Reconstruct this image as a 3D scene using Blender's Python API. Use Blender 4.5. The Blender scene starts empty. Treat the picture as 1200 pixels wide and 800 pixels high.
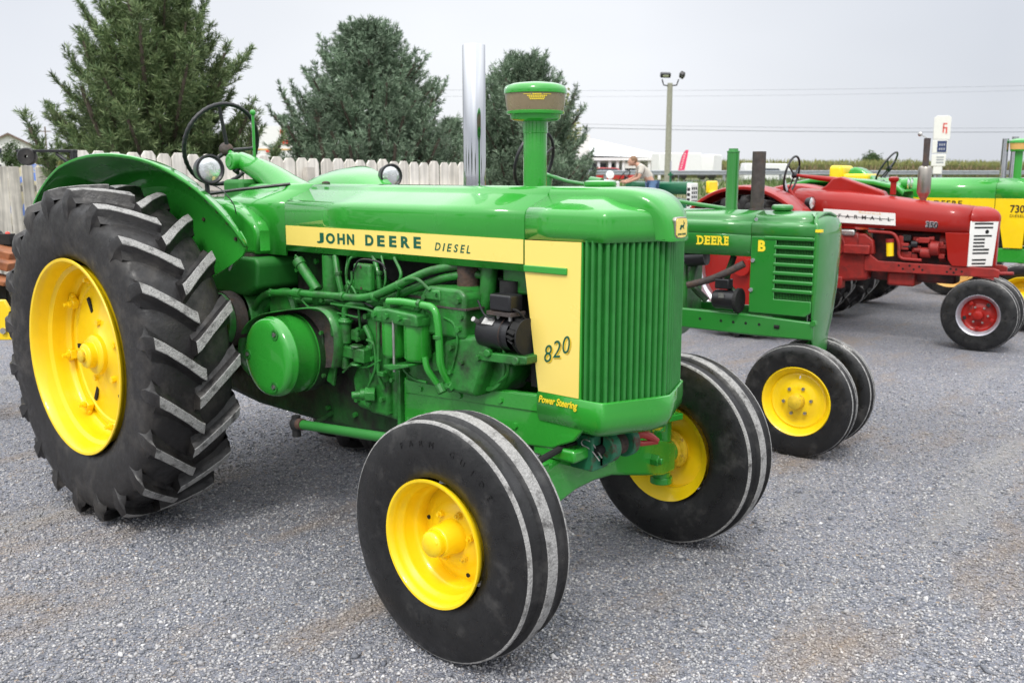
import bpy, bmesh, math, random
import numpy as np
from mathutils import Matrix, Vector
R = math.radians
random.seed(7)
SC = bpy.context.scene
COL = SC.collection
PI = math.pi

# ------------------------------------------------------------------ camera
F_PX, YAW, PITCH = 1117.7, 2.2931, 0.17508
CAM = Vector((4.4558, -2.9277, 1.6553))
cd = bpy.data.cameras.new('camera')
cam = bpy.data.objects.new('camera', cd); COL.objects.link(cam)
fw = Vector((math.cos(YAW) * math.cos(PITCH), math.sin(YAW) * math.cos(PITCH), -math.sin(PITCH)))
rt = Vector((math.sin(YAW), -math.cos(YAW), 0)); upv = rt.cross(fw)
cam.matrix_world = Matrix(((rt.x, upv.x, -fw.x, CAM.x), (rt.y, upv.y, -fw.y, CAM.y), (rt.z, upv.z, -fw.z, CAM.z), (0, 0, 0, 1)))
cd.sensor_width = 36; cd.lens = 36 * F_PX / 1200; cd.clip_end = 3000; cd.clip_start = 0.05
cd.dof.use_dof = True; cd.dof.focus_distance = 3.4; cd.dof.aperture_fstop = 5.6
SC.camera = cam

# ------------------------------------------------------------------ overcast sky, weak wide sun
SUN_EL, SUN_AZ = 52, -62     # azimuth of the sun seen from above, measured from +X
w = bpy.data.worlds.new('World'); SC.world = w; w.use_nodes = True
nt = w.node_tree; nt.nodes.clear()
N = nt.nodes.new; L = nt.links.new
out = N('ShaderNodeOutputWorld'); bg = N('ShaderNodeBackground'); bg.inputs[1].default_value = 0.1
sky = N('ShaderNodeTexSky'); sky.sky_type = 'NISHITA'; sky.sun_disc = False
sky.sun_elevation = R(SUN_EL); sky.sun_rotation = R(90 - SUN_AZ)
tc = N('ShaderNodeTexCoord'); sep = N('ShaderNodeSeparateXYZ'); L(tc.outputs['Generated'], sep.inputs[0])
ramp = N('ShaderNodeValToRGB'); L(sep.outputs[2], ramp.inputs[0])      # cloud deck: brighter towards the zenith
cr = ramp.color_ramp
cr.elements[0].position = 0.0; cr.elements[0].color = (0.322, 0.328, 0.338, 1)
cr.elements[1].position = 1.0; cr.elements[1].color = (1.0, 1.0, 1.0, 1)
e = cr.elements.new(0.25); e.color = (0.306, 0.315, 0.330, 1)
e = cr.elements.new(0.5); e.color = (0.72, 0.73, 0.74, 1)
mp = N('ShaderNodeMapping'); mp.inputs['Scale'].default_value = (1.2, 1.2, 4.0); L(tc.outputs['Generated'], mp.inputs[0])
nz = N('ShaderNodeTexNoise'); nz.inputs['Scale'].default_value = 1.3; nz.inputs['Detail'].default_value = 3; nz.inputs['Roughness'].default_value = .45; L(mp.outputs[0], nz.inputs[0])
mr = N('ShaderNodeMapRange'); mr.inputs[1].default_value = .3; mr.inputs[2].default_value = .7; mr.inputs[3].default_value = .92; mr.inputs[4].default_value = 1.07
L(nz.outputs[0], mr.inputs[0])
mul = N('ShaderNodeMixRGB'); mul.blend_type = 'MULTIPLY'; mul.inputs[0].default_value = 1; L(ramp.outputs[0], mul.inputs[1]); L(mr.outputs[0], mul.inputs[2])
# the cloud deck is thicker, so darker, towards the north east and the west
dv = N('ShaderNodeVectorMath'); dv.operation = 'DOT_PRODUCT'; L(tc.outputs['Generated'], dv.inputs[0]); dv.inputs[1].default_value = (rt.x, rt.y, 0)
m01 = N('ShaderNodeMapRange'); m01.inputs[1].default_value = -1; m01.inputs[2].default_value = 1; L(dv.outputs['Value'], m01.inputs[0])
rp2 = N('ShaderNodeValToRGB'); L(m01.outputs[0], rp2.inputs[0]); c2 = rp2.color_ramp
c2.elements[0].position = 0; c2.elements[0].color = (.95, .95, .95, 1); c2.elements[1].position = 1; c2.elements[1].color = (.85, .85, .86, 1)
for p_, v_ in ((.28, (.85, .86, .89)), (.46, (1, 1, 1)), (.56, (.97, .97, .98)), (.72, (.70, .715, .75))):
    e = c2.elements.new(p_); e.color = (*v_, 1)
mul2 = N('ShaderNodeMixRGB'); mul2.blend_type = 'MULTIPLY'; mul2.inputs[0].default_value = 1; L(mul.outputs[0], mul2.inputs[1]); L(rp2.outputs[0], mul2.inputs[2]); mul = mul2
sc10 = N('ShaderNodeMixRGB'); sc10.blend_type = 'MULTIPLY'; sc10.inputs[0].default_value = 1; L(mul.outputs[0], sc10.inputs[1]); sc10.inputs[2].default_value = (25, 25, 25, 1)
mix = N('ShaderNodeMixRGB'); mix.inputs[0].default_value = 0.04; L(sc10.outputs[0], mix.inputs[1]); L(sky.outputs[0], mix.inputs[2])
L(mix.outputs[0], bg.inputs[0]); L(bg.outputs[0], out.inputs[0])
sd = bpy.data.lights.new('sun', 'SUN'); sd.energy = 1.35; sd.angle = R(12); sd.color = (1, .965, .91)
sun = bpy.data.objects.new('sun', sd); COL.objects.link(sun)
sdir = Vector((math.cos(R(SUN_AZ)) * math.cos(R(SUN_EL)), math.sin(R(SUN_AZ)) * math.cos(R(SUN_EL)), math.sin(R(SUN_EL))))
sun.rotation_euler = sdir.to_track_quat('Z', 'Y').to_euler()
vs = SC.view_settings; vs.view_transform = 'Standard'; vs.look = 'None'; vs.exposure = 0.30; vs.gamma = 1
SC.render.engine = 'CYCLES'; SC.cycles.use_denoising = True
SC.cycles.max_bounces = 8; SC.cycles.transparent_max_bounces = 16

# ------------------------------------------------------------------ helpers
def ray(px, py): return fw + (px - 600) / F_PX * rt - (py - 400) / F_PX * upv
def D(px, py, depth): return CAM + ray(px, py) * depth            # a point of the place, at a distance
def U(px, py, y, org=(0, 0), ang=0):                              # the point of a tractor's own y-plane
    a = R(ang); Mi = Matrix(((math.cos(a), math.sin(a), 0), (-math.sin(a), math.cos(a), 0), (0, 0, 1)))
    c = Mi @ (CAM - Vector((org[0], org[1], 0))); d = Mi @ ray(px, py); t = (y - c.y) / d.y
    return c + d * t
def DZ(px, depth, z):                                             # ground point below a picture column
    p = D(px, 202.3, depth); return Vector((p.x, p.y, z))

def lnk(o, parent=None):
    COL.objects.link(o)
    if parent: o.parent = parent
    return o
def tag(o, label=None, cat=None, group=None, kind=None):
    if label: o['label'] = label
    if cat: o['category'] = cat
    if group: o['group'] = group
    if kind: o['kind'] = kind
    return o
def empty(name, loc=(0, 0, 0), rz=0, label=None, cat=None, group=None):
    o = bpy.data.objects.new(name, None); o.empty_display_size = .2; lnk(o)
    o.location = loc; o.rotation_euler = (0, 0, R(rz)); return tag(o, label, cat, group)
def kids(o): return [c for c in bpy.data.objects if c.parent == o]
def copy_tree(o, parent=None):
    c = o.copy(); COL.objects.link(c); c.parent = parent
    for ch in kids(o): copy_tree(ch, c)
    return c
def cat_path(pts, n=6):
    P = [Vector(p) for p in pts]; P = [P[0] * 2 - P[1]] + P + [P[-1] * 2 - P[-2]]; o = []
    for i in range(1, len(P) - 2):
        for k in range(n):
            t = k / n; a, b, c, d = P[i - 1:i + 3]
            o.append(.5 * ((2 * b) + (c - a) * t + (2 * a - 5 * b + 4 * c - d) * t * t + (3 * b - a - 3 * c + d) * t ** 3))
    o.append(P[-2]); return o
def rounded(pts, r, n=5):                                         # round the corners of an open path
    P = [Vector(p) for p in pts]; o = [P[0]]
    for i in range(1, len(P) - 1):
        a = (P[i - 1] - P[i]); b = (P[i + 1] - P[i]); d = min(r, a.length * .45, b.length * .45)
        A = P[i] + a.normalized() * d; B = P[i] + b.normalized() * d
        for k in range(n + 1):
            t = k / n; o.append(A * (1 - t) ** 2 + P[i] * 2 * t * (1 - t) + B * t * t)
    o.append(P[-1]); return o

class MB:
    def __init__(s): s.v = []; s.f = []; s.m = []
    def add(s, vs, fs, mi=0):
        b = len(s.v); s.v += [tuple(v) for v in vs]
        for f in fs: s.f.append(tuple(i + b for i in f)); s.m.append(mi)
        return s
    def box(s, c, d, rot=None, mi=0):
        x, y, z = d[0] / 2, d[1] / 2, d[2] / 2
        vs = [Vector((a, b, e)) for a in (-x, x) for b in (-y, y) for e in (-z, z)]
        if rot is not None: vs = [rot @ v for v in vs]
        c = Vector(c)
        return s.add([v + c for v in vs], [(0, 1, 3, 2), (4, 6, 7, 5), (0, 4, 5, 1), (2, 3, 7, 6), (0, 2, 6, 4), (1, 5, 7, 3)], mi)
    def b2(s, x0, x1, y0, y1, z0, z1, mi=0): return s.box(((x0 + x1) / 2, (y0 + y1) / 2, (z0 + z1) / 2), (abs(x1 - x0), abs(y1 - y0), abs(z1 - z0)), None, mi)
    def rings(s, secs, closed=True, cap0=True, cap1=True, mi=0, mis=None):
        n = len(secs[0]); vs = [p for q in secs for p in q]; fs = []; b = len(s.v); s.v += [tuple(v) for v in vs]
        for i in range(len(secs) - 1):
            for j in range(n if closed else n - 1):
                k = (j + 1) % n
                s.f.append((b + i * n + j, b + i * n + k, b + (i + 1) * n + k, b + (i + 1) * n + j)); s.m.append(mis[i] if mis else mi)
        if closed and cap0: s.f.append(tuple(b + j for j in range(n))); s.m.append(mis[0] if mis else mi)
        if closed and cap1: s.f.append(tuple(b + (len(secs) - 1) * n + j for j in range(n))); s.m.append(mis[-1] if mis else mi)
        return s
    def tube(s, pts, r, n=12, mi=0, caps=True):
        P = [Vector(p) for p in pts]; rs = r if isinstance(r, (list, tuple)) else [r] * len(P)
        t = (P[1] - P[0]).normalized(); u = t.orthogonal().normalized(); secs = []
        for i, p in enumerate(P):
            a = P[max(i - 1, 0)]; b = P[min(i + 1, len(P) - 1)]; t = (b - a).normalized()
            u = (u - t * u.dot(t)).normalized(); q = t.cross(u)
            secs.append([p + (u * math.cos(k * 2 * PI / n) + q * math.sin(k * 2 * PI / n)) * rs[i] for k in range(n)])
        return s.rings(secs, True, caps, caps, mi)
    def lathe(s, prof, c=(0, 0, 0), ax=(0, 1, 0), n=32, mi=0, mis=None, caps=False):
        ax = Vector(ax).normalized(); u = Vector((0, 0, 1)) if abs(ax.z) < .9 else Vector((1, 0, 0)); u = (u - ax * u.dot(ax)).normalized(); q = ax.cross(u); c = Vector(c)
        secs = [[c + ax * a + (u * math.cos(k * 2 * PI / n) + q * math.sin(k * 2 * PI / n)) * max(r, 1e-5) for k in range(n)] for r, a in prof]
        return s.rings(secs, True, caps, caps, mi, mis)
    def cyl(s, a, b, r, n=20, mi=0):
        return s.tube([a, b], r, n, mi)
    def prism(s, poly, d0, d1, pl='xz', mi=0):
        f = {'xz': lambda a, b, d: (a, d, b), 'yz': lambda a, b, d: (d, a, b), 'xy': lambda a, b, d: (a, b, d)}[pl]
        return s.rings([[f(a, b, d0) for a, b in poly], [f(a, b, d1) for a, b in poly]], True, True, True, mi)
    def ball(s, c, r, sc=(1, 1, 1), n=16, m=10, mi=0):
        c = Vector(c); secs = []
        for i in range(m + 1):
            th = PI * i / m; rr = max(math.sin(th), 1e-4)
            secs.append([c + Vector((rr * math.cos(2 * PI * k / n) * sc[0], rr * math.sin(2 * PI * k / n) * sc[1], math.cos(th) * sc[2])) * r for k in range(n)])
        return s.rings(secs, True, False, False, mi)
    def hexbolt(s, c, ax, r=.011, h=.01, mi=0):
        c = Vector(c); ax = Vector(ax).normalized(); return s.tube([c - ax * .004, c + ax * h], r, 6, mi)
    def build(s, name, mats, parent=None, loc=None, bevel=0, sharp=35, seg=2, rot=None, weld=True):
        me = bpy.data.meshes.new(name); me.from_pydata(s.v, [], s.f)
        for m in (mats if isinstance(mats, (list, tuple)) else [mats]): me.materials.append(m)
        me.polygons.foreach_set('material_index', s.m)
        bm = bmesh.new(); bm.from_mesh(me)
        if weld: bmesh.ops.remove_doubles(bm, verts=bm.verts, dist=1e-5)
        bmesh.ops.recalc_face_normals(bm, faces=bm.faces); bm.to_mesh(me); bm.free()
        me.polygons.foreach_set('use_smooth', [True] * len(me.polygons)); me.set_sharp_from_angle(angle=R(sharp))
        o = bpy.data.objects.new(name, me); lnk(o, parent)
        if loc is not None: o.location = loc
        if rot is not None: o.rotation_euler = rot
        if bevel:
            b = o.modifiers.new('bevel', 'BEVEL'); b.width = bevel; b.segments = seg; b.limit_method = 'ANGLE'; b.angle_limit = R(38); b.harden_normals = False
        return o

def np_mesh(name, V, Fc, mat, parent=None):                       # triangles from numpy
    me = bpy.data.meshes.new(name); V = np.asarray(V, np.float32); Fc = np.asarray(Fc, np.int32); k = Fc.shape[1]
    me.vertices.add(len(V)); me.vertices.foreach_set('co', V.ravel()); me.loops.add(Fc.size); me.loops.foreach_set('vertex_index', Fc.ravel())
    me.polygons.add(len(Fc)); me.polygons.foreach_set('loop_start', np.arange(0, Fc.size, k, dtype=np.int32)); me.polygons.foreach_set('loop_total', np.full(len(Fc), k, np.int32))
    me.update(calc_edges=True); me.materials.append(mat)
    return lnk(bpy.data.objects.new(name, me), parent)

def text(txt, size, origin, right, up, mat, parent, name='lettering', ext=.0015, off=0.0, shear=0, align='LEFT', sx=1.0, space=1.0, fit=None):
    cu = bpy.data.curves.new(name, 'FONT'); cu.body = txt; cu.size = size; cu.extrude = ext; cu.offset = off; cu.shear = shear; cu.align_x = align; cu.space_character = space
    cu.resolution_u = 4
    t = bpy.data.objects.new(name, cu); COL.objects.link(t)
    dg = bpy.context.evaluated_depsgraph_get(); me = bpy.data.meshes.new_from_object(t.evaluated_get(dg)); bpy.data.objects.remove(t); bpy.data.curves.remove(cu)
    if fit:                                                       # scale the glyphs to a measured width and height
        q = np.array([v.co[:2] for v in me.vertices]); lo, hi = q.min(0), q.max(0); S_ = (hi - lo); me.transform(Matrix.Diagonal((fit[0] / S_[0], fit[1] / S_[1], 1, 1)) @ Matrix.Translation((-lo[0], -lo[1], 0))); sx = 1
    r_ = Vector(right).normalized(); u_ = Vector(up).normalized(); n_ = r_.cross(u_); o_ = Vector(origin)
    me.transform(Matrix(((r_.x * sx, u_.x, n_.x, o_.x), (r_.y * sx, u_.y, n_.y, o_.y), (r_.z * sx, u_.z, n_.z, o_.z), (0, 0, 0, 1))))
    me.materials.clear(); me.materials.append(mat); me.name = name
    return lnk(bpy.data.objects.new(name, me), parent)

# ------------------------------------------------------------------ materials
M = {}
def mat(name, col, rough=.5, metal=0.0, coat=0.0, var=.12, vs_=6.0, bump=0.0, bs=60.0, col2=None, c2s=3.0, c2t=(.5, .7), rv=.12, spec=.5, trans=0, alpha=None, c2d=6):
    m = bpy.data.materials.new(name); m.use_nodes = True; t = m.node_tree; b = t.nodes['Principled BSDF']; n = t.nodes.new; l = t.links.new
    co = n('ShaderNodeTexCoord')
    z = n('ShaderNodeTexNoise'); z.inputs['Scale'].default_value = vs_; z.inputs['Detail'].default_value = 6; l(co.outputs['Object'], z.inputs[0])
    mrg = n('ShaderNodeMapRange'); mrg.inputs[1].default_value = .25; mrg.inputs[2].default_value = .75; mrg.inputs[3].default_value = 1 - var; mrg.inputs[4].default_value = 1 + var; l(z.outputs[0], mrg.inputs[0])
    hs = n('ShaderNodeHueSaturation'); hs.inputs['Color'].default_value = (*col, 1); l(mrg.outputs[0], hs.inputs['Value']); c = hs.outputs[0]
    if col2 is not None:
        z2 = n('ShaderNodeTexNoise'); z2.inputs['Scale'].default_value = c2s; z2.inputs['Detail'].default_value = c2d; z2.inputs['Roughness'].default_value = .65; l(co.outputs['Object'], z2.inputs[0])
        m2 = n('ShaderNodeMapRange'); m2.inputs[1].default_value = c2t[0]; m2.inputs[2].default_value = c2t[1]; l(z2.outputs[0], m2.inputs[0])
        mx = n('ShaderNodeMixRGB'); l(m2.outputs[0], mx.inputs[0]); l(c, mx.inputs[1]); mx.inputs[2].default_value = (*col2, 1); c = mx.outputs[0]
    l(c, b.inputs['Base Color'])
    mr2 = n('ShaderNodeMapRange'); mr2.inputs[1].default_value = .3; mr2.inputs[2].default_value = .7; mr2.inputs[3].default_value = max(rough - rv * rough, .02); mr2.inputs[4].default_value = min(rough + rv, 1)
    z3 = n('ShaderNodeTexNoise'); z3.inputs['Scale'].default_value = vs_ * 2.7; z3.inputs['Detail'].default_value = 5; l(co.outputs['Object'], z3.inputs[0]); l(z3.outputs[0], mr2.inputs[0]); l(mr2.outputs[0], b.inputs['Roughness'])
    b.inputs['Metallic'].default_value = metal; b.inputs['Coat Weight'].default_value = coat; b.inputs['Coat Roughness'].default_value = .035; b.inputs['Specular IOR Level'].default_value = spec
    b.inputs['Transmission Weight'].default_value = trans
    if alpha is not None: b.inputs['Alpha'].default_value = alpha
    if bump:
        z4 = n('ShaderNodeTexNoise'); z4.inputs['Scale'].default_value = bs; z4.inputs['Detail'].default_value = 4; l(co.outputs['Object'], z4.inputs[0])
        bp = n('ShaderNodeBump'); bp.inputs['Strength'].default_value = bump; bp.inputs['Distance'].default_value = .01; l(z4.outputs[0], bp.inputs['Height']); l(bp.outputs[0], b.inputs['Normal'])
    M[name] = m; return m
mat('green', (.030, .305, .031), .24, coat=1.0, spec=.25, var=.07, vs_=2.5, rv=.1, bump=.05, bs=4.5)
mat('green_deep', (.020, .205, .026), .30, coat=.8, var=.06, vs_=3, rv=.12, bump=.04, bs=9)  # deeper green for the second tractor
mat('green_cast', (.020, .185, .024), .42, coat=.15, var=.2, vs_=14, bump=.3, bs=45, col2=(.022, .055, .018), c2s=9, c2t=(.46, .68))
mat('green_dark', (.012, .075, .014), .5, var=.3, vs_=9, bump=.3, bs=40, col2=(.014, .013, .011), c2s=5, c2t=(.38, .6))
mat('green_under', (.018, .17, .022), .5, var=.1, vs_=5, bump=.1, bs=30)
mat('green_bracket', (.022, .17, .085), .5, var=.2, vs_=18, col2=(.09, .03, .018), c2s=14, c2t=(.52, .62), bump=.2)
mat('yellow', (.92, .63, .005), .34, coat=.3, var=.07, vs_=6, bump=.05, bs=25, col2=(.55, .32, .02), c2s=11, c2t=(.68, .88))
mat('yellow_decal', (.91, .70, .165), .3, coat=.3, var=.02, vs_=3)
mat('yellow_text', (.9, .68, .03), .4, var=.03)
mat('yellow_worn', (.70, .47, .02), .5, var=.15, vs_=20, col2=(.22, .12, .03), c2s=25, c2t=(.55, .7), bump=.2)
mat('decal_green', (.004, .10, .055), .4, var=.04)
mat('rubber', (.013, .012, .012), .42, var=.3, vs_=10, rv=.3, bump=.15, bs=90, col2=(.075, .068, .060), c2s=7, c2t=(.50, .85), c2d=9)
mat('rubber_black', (.010, .010, .0105), .29, var=.3, vs_=9, rv=.3, bump=.12, bs=90, col2=(.075, .072, .068), c2s=8, c2t=(.53, .85), c2d=9)
mat('tread_dust', (.32, .315, .305), .92, var=.3, vs_=130, bump=.6, bs=160, col2=(.050, .048, .046), c2s=22, c2t=(.50, .70), c2d=10)
mat('chrome', (.53, .54, .56), .05, metal=1, var=.03, rv=.08)
mat('chrome_dull', (.42, .385, .34), .30, metal=1, var=.1)
mat('black', (.012, .012, .014), .35, var=.2, vs_=12, bump=.05)
mat('black_matte', (.010, .010, .010), .75, var=.3, vs_=9, bump=.2)
mat('steel', (.45, .44, .42), .38, metal=.9, var=.2, vs_=30, bump=.1)
mat('rust', (.085, .045, .03), .8, var=.35, vs_=25, bump=.4, bs=80, col2=(.035, .028, .026), c2s=12, c2t=(.4, .65))
mat('rust_dark', (.060, .048, .045), .75, var=.3, vs_=25, bump=.4, bs=80, col2=(.095, .055, .035), c2s=16, c2t=(.5, .7))
mat('red_handle', (.40, .035, .03), .45, var=.15)
mat('glass_lens', (.78, .80, .79), .12, metal=.75, var=.1, vs_=20, bump=.5, bs=22)
mat('bowl', (.36, .28, .17), .2, var=.12, vs_=8, trans=.35)
mat('red', (.31, .010, .006), .32, coat=.35, spec=.25, var=.07, vs_=4, bump=.04, bs=12)
mat('red_cast', (.27, .014, .010), .5, var=.25, vs_=15, bump=.25, bs=45, col2=(.06, .018, .015), c2s=9, c2t=(.52, .8))
mat('white_paint', (.78, .77, .73), .4, var=.04, vs_=6, col2=(.6, .57, .5), c2s=9, c2t=(.62, .85))
mat('cream', (.72, .42, .13), .5, var=.1)
mat('silver', (.55, .55, .60), .35, metal=.75, var=.12, vs_=14)
mat('dkgreen', (.010, .13, .055), .35, coat=.3, var=.08)
mat('galv', (.36, .38, .41), .5, metal=.5, var=.12, vs_=5)
mat('pole_wood', (.30, .30, .235), .85, var=.2, vs_=12, bump=.3)
mat('pole_dark', (.16, .12, .09), .85, var=.2, vs_=12)
mat('bldg_white', (.80, .80, .79), .6, var=.03)
mat('roof_white', (.86, .87, .88), .45, var=.04)
mat('roof_brown', (.17, .115, .09), .8, var=.2, vs_=4)
mat('window_dark', (.05, .06, .075), .15, var=.2)
mat('flag_pink', (.80, .055, .16), .6, var=.06)
mat('blue_sign', (.02, .04, .13), .4, var=.1)
mat('red_sign', (.70, .05, .03), .4, var=.1)
mat('skin', (.52, .29, .20), .5, var=.05)
mat('shirt', (.56, .52, .45), .85, var=.1, vs_=15)
mat('jeans', (.13, .22, .38), .85, var=.15, vs_=15)
mat('hair', (.20, .11, .055), .6, var=.2, vs_=30)
mat('car_white', (.78, .78, .78), .25, coat=.5, var=.02)
mat('car_red', (.45, .02, .02), .25, coat=.5, var=.03)
mat('car_dark', (.05, .06, .09), .25, coat=.5, var=.03)
mat('orange', (.75, .20, .02), .5, var=.05)
mat('wood_brown', (.27, .095, .035), .7, var=.25, vs_=12, bump=.3, col2=(.14, .05, .025), c2s=8, c2t=(.5, .75))
mat('tarp_blue', (.05, .11, .30), .6, var=.2)
mat('wire', (.14, .15, .17), .6)
mat('hole', (.006, .006, .006), .9)
mat('bark', (.11, .085, .065), .9, var=.3, vs_=15, bump=.5)

def island_mat(name, cols, rough=.6, sheen=0, nscale=2.0, nstr=.35, sub=0, bump=0):
    m = bpy.data.materials.new(name); m.use_nodes = True; t = m.node_tree; b = t.nodes['Principled BSDF']; n = t.nodes.new; l = t.links.new
    g = n('ShaderNodeNewGeometry'); rp = n('ShaderNodeValToRGB'); l(g.outputs['Random Per Island'], rp.inputs[0])
    el = rp.color_ramp.elements
    for i, c in enumerate(cols):
        p = i / (len(cols) - 1); q = el[0] if i == 0 else (el[1] if i == len(cols) - 1 else el.new(p)); q.position = p; q.color = (*c, 1)
    co = n('ShaderNodeTexCoord'); z = n('ShaderNodeTexNoise'); z.inputs['Scale'].default_value = nscale; z.inputs['Detail'].default_value = 3; l(co.outputs['Object'], z.inputs[0])
    mrg = n('ShaderNodeMapRange'); mrg.inputs[1].default_value = .3; mrg.inputs[2].default_value = .7; mrg.inputs[3].default_value = 1 - nstr; mrg.inputs[4].default_value = 1 + nstr; l(z.outputs[0], mrg.inputs[0])
    hs = n('ShaderNodeHueSaturation'); l(rp.outputs[0], hs.inputs['Color']); l(mrg.outputs[0], hs.inputs['Value']); l(hs.outputs[0], b.inputs['Base Color'])
    b.inputs['Roughness'].default_value = rough; b.inputs['Specular IOR Level'].default_value = .3
    M[name] = m; return m
island_mat('needles_blue', [(.080, .140, .080), (.145, .225, .130), (.11, .18, .105), (.28, .365, .25)], .55)
island_mat('needles_green', [(.060, .115, .042), (.115, .195, .072), (.085, .15, .055), (.22, .28, .12)], .55)
island_mat('leaf_far', [(.05, .09, .03), (.09, .14, .05), (.07, .11, .04)], .7)
island_mat('weeds', [(.09, .14, .035), (.15, .20, .06), (.20, .22, .08), (.10, .16, .045)], .7, nscale=.6)
island_mat('corn', [(.15, .18, .055), (.21, .23, .08), (.12, .155, .045), (.27, .26, .10)], .8, nscale=.15, nstr=.2)
island_mat('corn_dry', [(.20, .15, .085), (.15, .11, .06), (.26, .20, .12)], .9, nscale=.2, nstr=.2)
island_mat('pickets', [(.68, .64, .565), (.75, .71, .64), (.62, .575, .505), (.79, .755, .69)], .85, nscale=5, nstr=.14)
island_mat('pickets_grey', [(.62, .59, .52), (.70, .67, .60), (.54, .505, .44), (.66, .62, .54)], .85, nscale=5, nstr=.18)
island_mat('stones', [(0.110, 0.119, 0.142), (0.193, 0.205, 0.237), (0.274, 0.283, 0.316), (0.135, 0.146, 0.180), (0.226, 0.234, 0.260), (0.350, 0.353, 0.371), (0.167, 0.178, 0.221), (0.295, 0.222, 0.155), (0.213, 0.223, 0.257), (0.493, 0.483, 0.481)], .85, nscale=1.1, nstr=.12)
def streak(m, sc=(30, 30, 1.2), amt=.25):                         # vertical weathering of fence boards
    t = m.node_tree; n = t.nodes.new; l = t.links.new; b = t.nodes['Principled BSDF']; src = b.inputs['Base Color'].links[0].from_socket
    co = n('ShaderNodeTexCoord'); mp_ = n('ShaderNodeMapping'); mp_.inputs['Scale'].default_value = sc; l(co.outputs['Object'], mp_.inputs[0])
    z = n('ShaderNodeTexNoise'); z.inputs['Scale'].default_value = 1; z.inputs['Detail'].default_value = 5; l(mp_.outputs[0], z.inputs[0])
    mrg = n('ShaderNodeMapRange'); mrg.inputs[1].default_value = .35; mrg.inputs[2].default_value = .65; mrg.inputs[3].default_value = 1 - amt; mrg.inputs[4].default_value = 1 + amt * .4; l(z.outputs[0], mrg.inputs[0])
    hs = n('ShaderNodeHueSaturation'); l(src, hs.inputs['Color']); l(mrg.outputs[0], hs.inputs['Value']); l(hs.outputs[0], b.inputs['Base Color'])
streak(M['pickets']); streak(M['pickets_grey'], amt=.35)

def dirt_mix(t, c, co, amt=.75):
    # packed tan dirt in streaks and patches, and paler worn tracks, by place on the lot
    n = t.nodes.new; l = t.links.new
    def noise(sc, rot, s, det, rough):
        mp_ = n('ShaderNodeMapping'); mp_.inputs['Scale'].default_value = sc; mp_.inputs['Rotation'].default_value = (0, 0, R(rot)); l(co.outputs['Object'], mp_.inputs[0])
        z = n('ShaderNodeTexNoise'); z.inputs['Scale'].default_value = s; z.inputs['Detail'].default_value = det; z.inputs['Roughness'].default_value = rough; l(mp_.outputs[0], z.inputs[0]); return z.outputs[0]
    def rng_(src, a, b, lo, hi):
        m_ = n('ShaderNodeMapRange'); m_.inputs[1].default_value = a; m_.inputs[2].default_value = b; m_.inputs[3].default_value = lo; m_.inputs[4].default_value = hi; l(src, m_.inputs[0]); return m_.outputs[0]
    def mixc(f, a, col):
        x = n('ShaderNodeMixRGB'); l(f, x.inputs[0]); l(a, x.inputs[1]); x.inputs[2].default_value = (*col, 1); return x.outputs[0]
    c = mixc(rng_(noise((1, .40, 1), 41, 1.5, 8, .70), .52, .70, 0, amt), c, (.27, .21, .155))
    c = mixc(rng_(noise((1, .22, 1), 55, 1.1, 7, .66), .56, .72, 0, amt * .8), c, (.36, .345, .32))
    c = mixc(rng_(noise((1, 1, 1), 0, .9, 6, .6), .55, .75, 0, amt * .6), c, (.10, .105, .12))
    hs_ = n('ShaderNodeHueSaturation'); l(c, hs_.inputs['Color']); l(rng_(noise((1, 1, 1), 0, .45, 4, .5), .3, .7, .86, 1.16), hs_.inputs['Value']); return hs_.outputs[0]
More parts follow.
